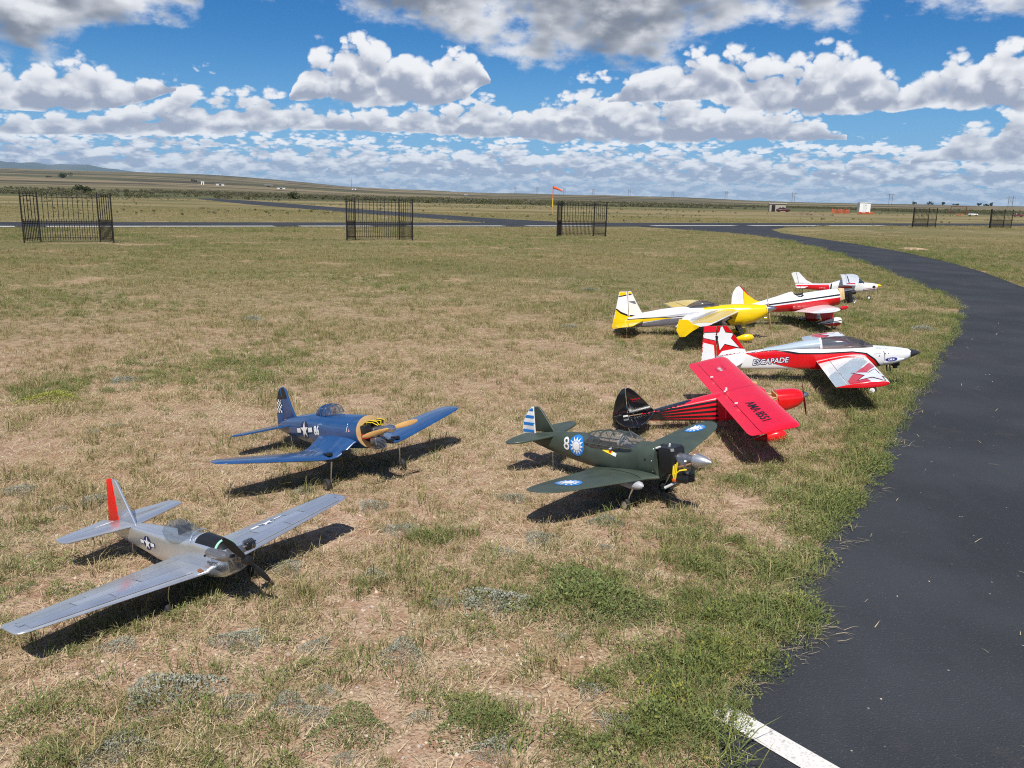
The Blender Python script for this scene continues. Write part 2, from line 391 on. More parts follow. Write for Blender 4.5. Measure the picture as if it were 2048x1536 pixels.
def pave_dist(x, y):
    """signed distance to the taxiway's grass-side edge: negative on the asphalt"""
    p = np.stack([x, y], -1); out = np.empty(len(x))
    for i in range(0, len(x), 4000):
        q = p[i:i + 4000]; d = np.hypot(q[:, None, 0] - LEFT_A[None, :, 0], q[:, None, 1] - LEFT_A[None, :, 1]); k = d.argmin(1); k2 = np.clip(k, 1, 398)
        tx = LEFT_A[k2 + 1] - LEFT_A[k2 - 1]; w = q - LEFT_A[k]
        side = tx[:, 0] * w[:, 1] - tx[:, 1] * w[:, 0]
        out[i:i + 4000] = d[np.arange(len(q)), k] * np.sign(side)
    return out
RIGHT_A = resample(RIGHT, 300)
def on_pave(x, y):
    d = pave_dist(x, y)
    xr = np.interp(y, RIGHT_A[:, 1], RIGHT_A[:, 0])
    a = (d < 0) & (x < xr) & (y < 57)
    off = ((y - 35.5 - .66 * (x + 21.5)) * .835)
    b = (off > 0) & (off < RUN_W)
    lo = np.array(S_LO); hi = np.array(S_HI)
    o1 = np.argsort(lo[:, 0]); o2 = np.argsort(hi[:, 0])
    ylo = np.interp(x, lo[o1, 0], lo[o1, 1]); yhi = np.interp(x, hi[o2, 0], hi[o2, 1])
    c = (y > ylo) & (y < yhi)
    return a | b | c, np.where(x < xr, d, np.abs(x - xr))

# ------------------------------------------------------------------ grass, straw and gravel
def blade_mesh(name, n, hmin, hmax, spread, lean, width, mat, seed, flat=False):
    g = np.random.default_rng(seed); V = []; F = []; A = []
    for i in range(n):
        a = g.uniform(0, 2 * math.pi); rr = spread * math.sqrt(g.uniform()); bx, by = rr * math.cos(a), rr * math.sin(a)
        h = g.uniform(hmin, hmax); w = width * g.uniform(.6, 1.3); da = a + g.normal(0, .9); L = lean * g.uniform(.2, 1.4)
        wd = da + math.pi / 2 + g.normal(0, .5); wx, wy = w / 2 * math.cos(wd), w / 2 * math.sin(wd); br = g.uniform()
        if flat:
            z0 = g.uniform(.002, .014); z1 = g.uniform(.002, .034); ln = h; cx = math.cos(da); cy = math.sin(da); bow = g.normal(0, .12) * ln
            pts = [(bx, by, z0), (bx + cx * ln * .5 - cy * bow, by + cy * ln * .5 + cx * bow, (z0 + z1) / 2 + .004), (bx + cx * ln, by + cy * ln, z1)]
            wx, wy = -cy * w / 2, cx * w / 2
        else:
            k = L * h
            pts = [(bx, by, -.004), (bx + math.cos(da) * k * .32, by + math.sin(da) * k * .32, h * .58), (bx + math.cos(da) * k, by + math.sin(da) * k, h * (1 - .25 * min(L, 1.2)))]
        b0 = len(V)
        V += [(pts[0][0] - wx, pts[0][1] - wy, pts[0][2]), (pts[0][0] + wx, pts[0][1] + wy, pts[0][2]),
              (pts[1][0] - wx * .8, pts[1][1] - wy * .8, pts[1][2]), (pts[1][0] + wx * .8, pts[1][1] + wy * .8, pts[1][2]), pts[2]]
        F += [(b0, b0 + 1, b0 + 3, b0 + 2), (b0 + 2, b0 + 3, b0 + 4)]
        A += [br] * 5
    o = mesh_obj(name, V, F, mat, recalc=False, link=False)
    at = o.data.attributes.new('blade', 'FLOAT', 'POINT'); at.data.foreach_set('value', np.array(A, np.float32))
    return o
def grass_mat(name, stops, trans=.25):
    m = bpy.data.materials.new(name); m.use_nodes = True; m.node_tree.nodes.clear(); N = NT(m.node_tree)
    a = N.new('ShaderNodeAttribute', attribute_name='blade', attribute_type='GEOMETRY').outputs['Fac']
    t = N.new('ShaderNodeAttribute', attribute_name='tint', attribute_type='INSTANCER').outputs['Fac']
    c = N.ramp(N.add(N.mul(a, .42), N.mul(t, .58)), stops)
    d = N.new('ShaderNodeBsdfDiffuse'); N.l.new(c, d.inputs[0]); tr = N.new('ShaderNodeBsdfTranslucent'); N.l.new(c, tr.inputs[0])
    mx = N.new('ShaderNodeMixShader'); mx.inputs[0].default_value = trans; N.l.new(d.outputs[0], mx.inputs[1]); N.l.new(tr.outputs[0], mx.inputs[2])
    o = N.new('ShaderNodeOutputMaterial'); N.l.new(mx.outputs[0], o.inputs[0])
    return m
M_DRY = grass_mat('dry_grass', [(0., (.13, .09, .042)), (.18, (.28, .215, .105)), (.40, (.49, .405, .22)), (.60, (.29, .27, .11)), (.8, (.195, .205, .075)), (1., (.14, .17, .06))])
M_GRN = grass_mat('green_grass', [(0., (.46, .41, .20)), (.24, (.34, .335, .13)), (.48, (.225, .265, .092)), (.72, (.155, .205, .072)), (1., (.44, .42, .10))], .3)
M_STRAW = grass_mat('straw', [(0., (.20, .14, .075)), (.30, (.48, .38, .22)), (.7, (.70, .59, .38)), (1., (.36, .27, .16))], .1)
def leaf_clump_obj(name, n, rad, hgt, leaf, mat, seed, upright=.5):
    g = np.random.default_rng(seed); V = []; F = []; A = []
    for i in range(n):
        a = g.uniform(0, 6.283); q = math.sqrt(g.uniform()); rr = rad * q * (1 + .25 * math.sin(3 * a + seed)); z = hgt * (1 - q ** 2) * g.uniform(.15, 1.)
        c = np.array([rr * math.cos(a), rr * math.sin(a), z + .004])
        d = np.array([math.cos(a) * g.uniform(.2, 1.) + g.normal(0, .4), math.sin(a) * g.uniform(.2, 1.) + g.normal(0, .4), upright + g.normal(0, .4)]); d /= np.linalg.norm(d)
        s = np.cross(d, g.normal(size=3)); s /= np.linalg.norm(s) + 1e-6; L = leaf * g.uniform(.6, 1.4); w = L * .28
        b0 = len(V); V += [c - s * w * .3, c + d * L * .5 - s * w, c + d * L, c + d * L * .5 + s * w]; F += [(b0, b0 + 1, b0 + 2, b0 + 3)]; A += [g.uniform()] * 4
    o = mesh_obj(name, V, F, mat, recalc=False, link=False)
    at = o.data.attributes.new('blade', 'FLOAT', 'POINT'); at.data.foreach_set('value', np.array(A, np.float32))
    return o
def leaf_clump(*a, **k): return leaf_clump_obj(*a, **k).data
def new_coll(name, objs):
    c = bpy.data.collections.new(name)
    for o in objs: c.objects.link(o)
    return c
C_DRY = new_coll('dry_tufts', [blade_mesh('tuft_%02d' % i, 16, .018, .075, .034, .85, .0026, M_DRY, 10 + i) for i in range(6)])
C_GRN = new_coll('green_tufts', [leaf_clump_obj('forb_%02d' % i, 260, .060, .055, .0075, M_GRN, 120 + i, .7) for i in range(4)] + [blade_mesh('green_%02d' % i, 34, .018, .080, .055, 1.0, .0030, M_GRN, 40 + i) for i in range(6)])
C_STR = new_coll('straw_bits', [blade_mesh('straw_%02d' % i, 14, .02, .085, .11, 1., .0019, M_STRAW, 70 + i, True) for i in range(6)])
def stone_mesh(i, mat):
    g = np.random.default_rng(200 + i); bm = bmesh.new(); bmesh.ops.create_icosphere(bm, subdivisions=1, radius=1.)
    for v in bm.verts: v.co = Vector((v.co.x * g.uniform(.8, 1.3), v.co.y * g.uniform(.7, 1.1), v.co.z * g.uniform(.4, .8)))
    me = bpy.data.meshes.new('pebble'); bm.to_mesh(me); bm.free(); me.materials.append(mat)
    return bpy.data.objects.new('pebble_%02d' % i, me)
m_st, N_, b_ = mat_new('pebble_stone')
t_ = N_.new('ShaderNodeAttribute', attribute_name='tint', attribute_type='INSTANCER').outputs['Fac']
N_.l.new(N_.ramp(t_, [(0., (.30, .19, .12)), (.4, (.46, .33, .23)), (.75, (.60, .50, .39)), (1., (.40, .34, .30))]), b_.inputs['Base Color']); b_.inputs['Roughness'].default_value = .9
C_PEB = new_coll('pebbles', [stone_mesh(i, m_st) for i in range(4)])
def scatter(name, coll, P, rot, scl, tint, label, cat):
    n = len(P)
    me = bpy.data.meshes.new(name); me.vertices.add(n); me.vertices.foreach_set('co', np.asarray(P, np.float32).ravel())
    for nm, ty, val in (('rot', 'FLOAT_VECTOR', rot), ('scl', 'FLOAT', scl), ('tint', 'FLOAT', tint)):
        at = me.attributes.new(nm, ty, 'POINT'); at.data.foreach_set('vector' if ty == 'FLOAT_VECTOR' else 'value', np.asarray(val, np.float32).ravel())
    at = me.attributes.new('idx', 'INT', 'POINT'); at.data.foreach_set('value', rng.integers(0, len(coll.objects), n).astype(np.int32))
    o = bpy.data.objects.new(name, me); COL.objects.link(o)
    ng = bpy.data.node_groups.new(name + '_scatter', 'GeometryNodeTree')
    ng.interface.new_socket('Geometry', in_out='INPUT', socket_type='NodeSocketGeometry'); ng.interface.new_socket('Geometry', in_out='OUTPUT', socket_type='NodeSocketGeometry')
    gi = ng.nodes.new('NodeGroupInput'); go = ng.nodes.new('NodeGroupOutput'); ip = ng.nodes.new('GeometryNodeInstanceOnPoints')
    ci = ng.nodes.new('GeometryNodeCollectionInfo'); ci.inputs['Collection'].default_value = coll; ci.inputs['Separate Children'].default_value = True; ci.inputs['Reset Children'].default_value = True
    ng.links.new(gi.outputs[0], ip.inputs['Points']); ng.links.new(ci.outputs[0], ip.inputs['Instance']); ip.inputs['Pick Instance'].default_value = True
    for nm, ty, sock in (('idx', 'INT', 'Instance Index'), ('rot', 'FLOAT_VECTOR', 'Rotation'), ('scl', 'FLOAT', 'Scale')):
        na = ng.nodes.new('GeometryNodeInputNamedAttribute'); na.data_type = ty; na.inputs['Name'].default_value = nm
        ng.links.new(na.outputs['Attribute'], ip.inputs[sock])
    ng.links.new(ip.outputs[0], go.inputs[0])
    md = o.modifiers.new('scatter', 'NODES'); md.node_group = ng
    return tag(o, label, cat, kind='stuff')
def wedge(n, r0, r1, half=math.radians(40)):
    r = np.sqrt(rng.uniform(r0 * r0, r1 * r1, n)); a = rng.uniform(-half, half, n)
    return r * np.sin(a), r * np.cos(a), r
def fill(bands):
    X = []; Y = []; Rr = []; D = []
    for r0, r1, dens in bands:
        hw = math.radians(56 if r1 <= 5 else 48 if r1 <= 9 else 40); n = int(hw * (r1 * r1 - r0 * r0) * dens); x, y, r = wedge(n, r0, r1, hw); X.append(x); Y.append(y); Rr.append(r)
    return np.concatenate(X), np.concatenate(Y), np.concatenate(Rr)
def spots(x, y, lst):
    s = np.zeros(len(x))
    for (px, py, rad, amp) in lst:
        gx, gy = ground(px, py); s = np.maximum(s, amp * np.exp(-((x - gx) ** 2 + (y - gy) ** 2) / (rad * rad)))
    return s
BARE = [(1130, 1400, .27, 1.), (900, 1500, .20, 1.), (990, 1330, .20, .9), (1565, 1085, .20, 1.), (1500, 1020, .24, .95), (1250, 1290, .12, .8), (1460, 1185, .08, .8), (750, 1235, .16, .9), (250, 1340, .14, .9), (720, 1380, .14, .7), (620, 1500, .16, .8), (420, 1320, .16, .6), (150, 1080, .25, .6), (900, 960, .35, .6), (620, 1080, .22, .7), (330, 880, .4, .5), (1050, 1000, .2, .5), (100, 900, .4, .5), (750, 700, .6, .6), (1000, 780, .5, .5), (90, 690, .9, .7), (30, 650, .6, .8),
        (1280, 548, 1.1, .8), (540, 1040, .2, .5), (500, 600, 1.2, .5), (1830, 498, 2.0, .9), (150, 488, 2.2, .9), (760, 482, 1.8, .7), (1160, 474, 1.5, .5)]
GREEN = [(1180, 1190, .20, 1.), (1400, 1330, .26, 1.), (1340, 1450, .24, .9), (1420, 1130, .17, .85), (1540, 1240, .22, 1.), (1480, 1410, .2, 1.), (1420, 1230, .22, 1.), (1700, 1000, .30, .9), (480, 1480, .16, .35), (110, 1490, .12, .4), (870, 1080, .10, .9), (960, 1440, .14, .8),
         (1800, 800, .5, .7), (1480, 960, .25, .5), (130, 1290, .12, .5), (640, 1330, .12, .3), (1900, 590, 1.2, .8), (1820, 565, 1.2, .7), (450, 740, .8, .35), (100, 780, .35, .8), (1700, 640, 1.3, .5), (1290, 1390, .2, .9), (1230, 1500, .2, .8), (1660, 1010, .15, .9), (1380, 1070, .16, .5), (1750, 880, .3, .7), (1850, 720, .6, .8)]
def patch(x, y): return fbm(x * .42, y * .42, 21, 4)
def build_grass():
    # dry tufts
    x, y, r = fill([(1.2, 4., 620), (4., 7., 520), (7., 13., 420), (13., 26., 260), (26., 48., 110), (48., 90., 22)])
    pv, d = on_pave(x, y); p = patch(x, y); fn = fbm(x * 2.6, y * 2.6, 4, 3)
    bare = np.maximum(spots(x, y, BARE), np.clip((.455 - fn) * 5, 0, .86)); keep = (~pv) & (rng.uniform(size=len(x)) < (1 - bare) * np.clip(.45 + 1.1 * fn, .3, 1.))
    x, y, r, d, p, fn = (q[keep] for q in (x, y, r, d, p, fn)); n = len(x)
    sc = (.42 + .80 * rng.uniform(size=n) ** 3.2) * np.clip(.5 + fn, .55, 1.4) * np.interp(r, [0, 13, 48, 90], [1., 1.05, 1.45, 2.6])
    tint = np.clip(.37 + 1.2 * (p - .40) + rng.normal(0, .24, n), 0, 1)
    tall = rng.uniform(size=n) < np.interp(r, [0, 12, 30], [.06, .05, .02]); sc = np.where(tall, sc * 1.7, sc); tint = np.where(tall, np.where(rng.uniform(size=n) < .5, .06, .80) + rng.normal(0, .06, n), tint).clip(0, 1)
    rot = np.stack([rng.normal(0, .10, n), rng.normal(0, .10, n), rng.uniform(0, 6.28, n)], -1)
    scatter('dry_grass', C_DRY, np.stack([x, y, np.zeros(n)], -1), rot, sc, tint, 'dry tan grass tufts covering the field', 'grass')
    # greener grass: patches and the strip that borders the asphalt
    x, y, r = fill([(1.2, 5., 900), (5., 9., 480), (9., 16., 220), (16., 40., 70)])
    pv, d = on_pave(x, y); g = np.maximum(spots(x, y, GREEN), .95 * np.exp(-np.maximum(d, 0) / (.20 + .028 * r)) * np.clip(fbm(x * 1.9, y * 1.9, 33) * 3.2 - 1.0, 0, 1))
    g = np.maximum(g, np.clip((patch(x, y) - .53) * 1.4, 0, .13)) * (1 - .9 * spots(x, y, BARE))
    keep = ((~pv) | (d > -.07)) & (rng.uniform(size=len(x)) < g); x, y, r, d, g = (q[keep] for q in (x, y, r, d, g)); n = len(x)
    sc = (.45 + .75 * rng.uniform(size=n) ** 1.7) * np.interp(r, [0, 13, 40], [.95, 1.2, 1.7]) * np.where((d < .30) & (r < 6), 1.35, 1.1)
    tint = np.clip(.18 + .9 * (fbm(x * 2.1, y * 2.1, 51) - .15) + .55 * spots(x, y, [(1400, 1250, .16, 1.), (1440, 1320, .14, 1.), (1290, 1400, .12, .8)]) + rng.normal(0, .17, n), 0, 1)
    rot = np.stack([rng.normal(0, .14, n), rng.normal(0, .14, n), rng.uniform(0, 6.28, n)], -1)
    scatter('green_grass', C_GRN, np.stack([x, y, np.zeros(n)], -1), rot, sc, tint, 'green grass in patches and along the asphalt edge', 'grass')
    # straw lying on the soil, spilling over the asphalt's edge
    x, y, r = fill([(1.2, 5., 560), (5., 9., 380), (9., 18., 140)])
    pv, d = on_pave(x, y); fn = fbm(x * 1.9, y * 1.9, 61)
    pr = np.where(pv, np.where(d > -.09, .16, 0.0), np.clip(-.25 + 1.5 * fn, .05, 1)) * (1 - .8 * spots(x, y, BARE))
    keep = rng.uniform(size=len(x)) < pr; x, y, r, d = (q[keep] for q in (x, y, r, d)); n = len(x)
    rot = np.stack([np.zeros(n), np.zeros(n), rng.uniform(0, 6.28, n)], -1)
    scatter('straw_litter', C_STR, np.stack([x, y, np.where(d < 0, .005, 0.)], -1), rot, .6 + .6 * rng.uniform(size=n), rng.uniform(size=n), 'dry straw litter lying on the soil', 'straw')
    # gravel on bare patches
    x, y, r = fill([(1.3, 4.2, 2400), (4.2, 8., 900)])
    pv, d = on_pave(x, y); b = np.maximum(spots(x, y, BARE), np.clip((fbm(x * 2.6, y * 2.6, 4, 3) * -1 + .47) * 4, 0, .6)) * np.where(d < 0, 0, 1)
    keep = (~pv) & (rng.uniform(size=len(x)) < .10 + .9 * b); x, y = x[keep], y[keep]; n = len(x)
    scatter('gravel', C_PEB, np.stack([x, y, np.full(n, .001)], -1), rng.uniform(0, 6.28, (n, 3)) * np.array([.1, .1, 1]), .0022 + .0075 * rng.uniform(size=n) ** 3, rng.uniform(size=n), 'pale gravel on bare patches of soil', 'gravel')
    # odd stalks and pale chips blown onto the asphalt
    x = rng.uniform(.9, 7., 900); y = rng.uniform(1.5, 14., 900); pv, d = on_pave(x, y); keep = pv & (d < -.05) & (rng.uniform(size=900) < .35 + .6 * np.exp(d / .5)); x, y = x[keep][:260], y[keep][:260]; n = len(x)
    one = new_coll('stalks', [blade_mesh('stalk_%02d' % i, 1, .03, .09, .001, 1., .0032, M_STRAW, 300 + i, True) for i in range(6)] + [stone_mesh(20, m_st)])
    scatter('blown_stalks', one, np.stack([x, y, np.full(n, .005)], -1), np.stack([np.zeros(n), np.zeros(n), rng.uniform(0, 6.28, n)], -1), .35 + .6 * rng.uniform(size=n), .55 + .4 * rng.uniform(size=n), 'loose straw stalks scattered on the dark asphalt', 'straw')
    for ob in one.objects:
        if ob.name.startswith('pebble'):
            for v in ob.data.vertices: v.co *= .007
build_grass()

# low plants that stand out one by one
def leaf_mat(name, a, b_, c_):
    m = bpy.data.materials.new(name); m.use_nodes = True; m.node_tree.nodes.clear(); N = NT(m.node_tree)
    at = N.new('ShaderNodeAttribute', attribute_name='blade').outputs['Fac']
    c = N.ramp(at, [(0., a), (.5, b_), (1., c_)])
    d = N.new('ShaderNodeBsdfDiffuse'); N.l.new(c, d.inputs[0]); o = N.new('ShaderNodeOutputMaterial'); N.l.new(d.outputs[0], o.inputs[0])
    return m
M_SAGE = leaf_mat('sage_leaf', (.24, .26, .20), (.40, .42, .35), (.20, .19, .14))
M_WEED = leaf_mat('weed_leaf', (.09, .13, .05), (.15, .19, .07), (.22, .24, .09))
M_YEL = leaf_mat('yellow_weed_leaf', (.25, .26, .06), (.36, .36, .08), (.20, .22, .06))
sage = [leaf_clump('sage_leaves', 1500, .100, .034, .0070, M_SAGE, s) for s in (1, 2, 3)]
SAGE_LAB = {0: 'broad silvery sagebrush clump touching a dark green weed clump', 1: 'silvery sagebrush clump between bare gravel and a broad sagebrush clump', 2: 'small sagebrush clump off the left wing tip of the silver plane, near a grassy tuft', 3: 'small sagebrush clump just ahead of the silver plane propeller',
            4: 'wide flat sagebrush clump beyond the shadow of the silver plane right wing', 5: 'small round pale sagebrush clump on gravelly soil', 8: 'sagebrush clump close behind the red rudder of the silver plane', 11: 'sagebrush clump just ahead of the green plane right wheel', 17: 'large sagebrush clump beside the asphalt near the red and white planes', 9: 'small sagebrush clump under the right wing tip of the green plane'}
for i, (px, py, s) in enumerate([(985, 1210, 1.5), (805, 1310, 1.), (800, 1062, .9), (572, 1140, .9), (340, 1392, 1.5), (577, 1415, .8), (240, 1505, 1.), (40, 985, 1.), (190, 1003, .9), (1028, 998, .8),
                                 (1080, 1082, 1.), (1212, 1045, .9), (745, 1155, .8), (480, 1285, 1.), (745, 1015, .9), (250, 763, 1.3), (505, 640, 1.6), (1845, 660, 1.8), (1180, 582, 1.8), (1140, 655, 1.2), (690, 905, 1.)] + [(float(a_), float(b_), float(c_)) for a_, b_, c_ in zip(np.random.default_rng(4).uniform(20, 1250, 26), np.random.default_rng(5).uniform(820, 1520, 26), np.random.default_rng(6).uniform(.35, .75, 26))]):
    o = bpy.data.objects.new('sagebrush', sage[i % 3]); COL.objects.link(o); gx, gy = ground(px, py); o.location = (gx, gy, 0); o.scale = (s, s * .8, s); o.rotation_euler = (0, 0, i * 1.7)
    tag(o, SAGE_LAB.get(i, 'low silvery grey-green sagebrush clump on the dry soil'), 'plant', 'sagebrush clumps in the grass')
for nm, mt, lab, lst in (('weed', M_WEED, 'smaller dark green weed clump merging into the large weed patch', [(1180, 1205, 2.1), (1150, 1165, 1.3), (1245, 1230, 1.2), (700, 1460, 1.0), (960, 1455, 1.2)]),
                         ('yellow_weed', M_YEL, 'yellow-green weed clump in dry grass far behind the blue fighter', [(104, 800, 1.8)])):
    ms = leaf_clump(nm + '_leaves', 2200, .12, .040, .0070, mt, 9)
    for i, (px, py, s) in enumerate(lst):
        o = bpy.data.objects.new(nm, ms); COL.objects.link(o); gx, gy = ground(px, py); o.location = (gx, gy, 0); o.scale = (s, s, s * .8); o.rotation_euler = (0, 0, i * 2.1)
        tag(o, {0: 'large dark green weed patch touching a broad sagebrush clump', 3: 'dark green weed clump alone on gravelly soil', 4: 'dark green weed clump beside a bare patch of pale gravel'}.get(i, lab) if nm == 'weed' else lab, 'plant', 'dark green weed clumps' if nm == 'weed' else None)
# ------------------------------------------------------------------ model aircraft: shape helpers (local frame: x forward, y left, z up, wheels at z = 0)
def loft(rings, cap0=True, cap1=True):
    n = len(rings[0]); V = [p for r in rings for p in r]; F = []
    for k in range(len(rings) - 1):
        F += [(k * n + i, k * n + (i + 1) % n, (k + 1) * n + (i + 1) % n, (k + 1) * n + i) for i in range(n)]
    if cap0: F.append(tuple(range(n)))
    if cap1: F.append(tuple((len(rings) - 1) * n + i for i in range(n)))
    return V, F
def fring(x, zb, zt, hw, e=2.4, n=32, yc=0.):
    zc = (zt + zb) / 2; hh = (zt - zb) / 2; R_ = []
    for i in range(n):
        a = 2 * math.pi * i / n; c, s = math.cos(a), math.sin(a)
        R_.append((x, yc + hw * math.copysign(abs(c) ** (2 / e), c), zc + hh * math.copysign(abs(s) ** (2 / e), s)))
    return R_
def spline(st, m):
    """stations joined by gentle ease curves, m steps per span"""
    P = np.array(st, float); out = []
    for i in range(len(P) - 1):
        for k in range(m):
            t = k / m; out.append(P[i] + (P[i + 1] - P[i]) * (t * t * (3 - 2 * t) * .35 + t * .65))
    out.append(P[-1]); return out
def fuselage(st, m=4, n=48, cap0=True, cap1=True):
    """stations: x, z bottom, z top, half width, squareness"""
    return loft([fring(*s, n=max(n, 48)) for s in spline(st, m + 1)], cap0, cap1)
def foil(f, t, low=.62):
    f = min(max(f, 0.), 1.)
    z = 5 * t * (.2969 * math.sqrt(f) - .126 * f - .3516 * f * f + .2843 * f ** 3 - .1015 * f ** 4)
    return z, -z * low
def wing_part(st, side, a=0., b=1., n=12, inc=.0, low=.62):
    """stations: y, x of leading edge, chord, z, thickness; chord fraction a..b"""
    rings = []
    for (y, xl, c, z, t) in st:
        fs = [a + (b - a) * (.5 - .5 * math.cos(math.pi * i / n)) if a == 0 else a + (b - a) * i / n for i in range(n + 1)]
        up = [(xl - c * f, side * y, z + c * f * inc + c * foil(f, t, low)[0]) for f in fs]; lo = [(xl - c * f, side * y, z + c * f * inc + c * foil(f, t, low)[1] - .0004) for f in fs]
        rings.append(up + lo[::-1])
    return loft(rings)
def plate(out, th, axis, off=0., inset=.06):
    """thin tail surface with rounded edges from a 2-D outline; axis 'y': outline in x,z; axis 'z': outline in x,y"""
    P = np.array(out, float); c = P.mean(0); Q = c + (P - c) * (1 - inset); n = len(P)
    def m(p, h): return (p[0], off + h, p[1]) if axis == 'y' else (p[0], p[1], off + h)
    R_ = [[m(p, -th / 2) for p in Q], [m(p, -th * .22) for p in P], [m(p, th * .22) for p in P], [m(p, th / 2) for p in Q]]
    return loft(R_)
def lathe(prof, c, axis='y', n=24, cap=True):
    """prof: (radius, position along axis)"""
    rings = []
    for (r, p) in prof:
        ring = []
        for i in range(n):
            a = 2 * math.pi * i / n; u, v = r * math.cos(a), r * math.sin(a)
            ring.append({'x': (c[0] + p, c[1] + u, c[2] + v), 'y': (c[0] + u, c[1] + p, c[2] + v), 'z': (c[0] + u, c[1] + v, c[2] + p)}[axis])
        rings.append(ring)
    return loft(rings, cap, cap)
def tube(pts, r, n=8):
    P = [Vector(p) for p in pts]; rings = []
    for i, p in enumerate(P):
        d = (P[min(i + 1, len(P) - 1)] - P[max(i - 1, 0)]).normalized(); a = d.orthogonal().normalized(); b = d.cross(a)
        rr = r[i] if isinstance(r, (list, tuple)) else r
        rings.append([tuple(p + a * rr * math.cos(2 * math.pi * k / n) + b * rr * math.sin(2 * math.pi * k / n)) for k in range(n)])
    return loft(rings)
def box(c, s, bev=.12):
    x, y, z = c; a, b, h = s[0] / 2, s[1] / 2, s[2] / 2; k = min(a, b, h) * bev * 2
    def ring(zz, q): return [(x - a + q, y - b + k + q, zz), (x - a + k + q, y - b + q, zz), (x + a - k - q, y - b + q, zz), (x + a - q, y - b + k + q, zz), (x + a - q, y + b - k - q, zz), (x + a - k - q, y + b - q, zz), (x - a + k + q, y + b - q, zz), (x - a + q, y + b - k - q, zz)]
    return loft([ring(z - h, k * .6), ring(z - h + k, 0), ring(z + h - k, 0), ring(z + h, k * .6)])
def join(*vf):
    V = []; F = []
    for v, f in vf:
        b = len(V); V += list(v); F += [tuple(i + b for i in q) for q in f]
    return V, F
def blade(L, w, th, ang, hub, twist=.6, sweep=0., flip=1, n=7):
    """propeller blade in the y-z plane at hub, pointing at ang (0 = up, + towards left)"""
    rings = []
    rad = Vector((0, math.sin(ang), math.cos(ang))); tan = Vector((0, math.cos(ang), -math.sin(ang))) * flip; ax = Vector((1, 0, 0)); h = Vector(hub)
    for i in range(n):
        f = i / (n - 1); r = L * (.06 + .94 * f); ww = w * (.45 + 1.35 * f - 1.25 * f * f) * (1. if f < .97 else .55); tw = twist * (1 - .75 * f)
        d1 = tan * math.cos(tw) + ax * math.sin(tw); d2 = tan * -math.sin(tw) + ax * math.cos(tw); t = th * (1 - .7 * f); c = h + rad * r
        rings.append([tuple(c + d1 * ww * math.cos(a) * .5 + d2 * t * math.sin(a) * .5) for a in [2 * math.pi * k / 10 for k in range(10)]])
    return loft(rings)
def star_pts(r, cx=0, cy=0, n=5, inner=.382, rot=math.pi / 2):
    return [(cx + (r if i % 2 == 0 else r * inner) * math.cos(rot + math.pi * i / n), cy + (r if i % 2 == 0 else r * inner) * math.sin(rot + math.pi * i / n)) for i in range(2 * n)]
def disc_pts(r, cx=0, cy=0, n=28): return [(cx + r * math.cos(2 * math.pi * i / n), cy + r * math.sin(2 * math.pi * i / n)) for i in range(n)]
def rect_pts(x0, y0, x1, y1): return [(x0, y0), (x1, y0), (x1, y1), (x0, y1)]
_txt = {}
def text_tris(s, shear=0., bold=0.):
    """default-font text as triangles, unit height, origin bottom-left; returns (verts2d, faces, width)"""
    cu = bpy.data.curves.new('lettering_curve', 'FONT'); cu.body = s; cu.shear = shear; cu.offset = bold; cu.resolution_u = 3
    o = bpy.data.objects.new('lettering_tmp', cu); COL.objects.link(o); dg = bpy.context.evaluated_depsgraph_get(); dg.update()
    me = o.evaluated_get(dg).to_mesh(); V = [(v.co.x, v.co.y) for v in me.vertices]; F = [tuple(p.vertices) for p in me.polygons]
    o.evaluated_get(dg).to_mesh_clear(); bpy.data.objects.remove(o); bpy.data.curves.remove(cu)
    V = np.array(V); lo = V.min(0); hi = V.max(0); V = (V - lo) / (hi[1] - lo[1])
    return V, F, (hi[0] - lo[0]) / (hi[1] - lo[1])
def scribble(w, h, n, seed, slant=.2):
    """small print too fine to read in the photograph: a row of uneven pen-like strokes"""
    g = np.random.default_rng(seed); out = []; x = 0.
    for i in range(n):
        sw = w / n * g.uniform(.35, .8); hh = h * g.uniform(.55, 1.); y = g.uniform(0, h - hh); k = slant * hh
        if g.uniform() < .55: out += [[(x, y), (x + sw * .4, y), (x + sw * .4 + k, y + hh), (x + k, y + hh)]]
        else: out += [[(x, y + hh * .3), (x + sw, y + hh * .2), (x + sw, y + hh * .55), (x, y + hh * .65)]]
        x += w / n
    return out
MATS = {}
def M(name, *a, **k):
    if name not in MATS: MATS[name] = paint(name, *a, **k)
    return MATS[name]
def glass_mat(name, tint, gl=.10, keep=.75):
    m = bpy.data.materials.new(name); m.use_nodes = True; m.node_tree.nodes.clear(); N = NT(m.node_tree)
    t = N.new('ShaderNodeBsdfTransparent'); t.inputs[0].default_value = (*tint, 1); g = N.new('ShaderNodeBsdfGlossy'); g.inputs['Roughness'].default_value = .06; g.inputs[0].default_value = (.9, .93, 1, 1)
    d = N.new('ShaderNodeBsdfDiffuse'); d.inputs[0].default_value = (.5, .52, .54, 1)
    a = N.new('ShaderNodeMixShader'); a.inputs[0].default_value = gl; N.l.new(t.outputs[0], a.inputs[1]); N.l.new(g.outputs[0], a.inputs[2])
    b = N.new('ShaderNodeMixShader'); b.inputs[0].default_value = .06; N.l.new(a.outputs[0], b.inputs[1]); N.l.new(d.outputs[0], b.inputs[2])
    o = N.new('ShaderNodeOutputMaterial'); N.l.new(b.outputs[0], o.inputs[0]); return m
GLASS = glass_mat('canopy_glass', (.80, .84, .86)); SMOKE = glass_mat('smoked_canopy', (.46, .43, .42), .10)
BLACK = M('black_plastic', (.012, .012, .013), .4); RUBBER = M('tyre_rubber', (.022, .021, .020), .75); ALU = M('bare_aluminium', (.62, .63, .65), .28, 1.)
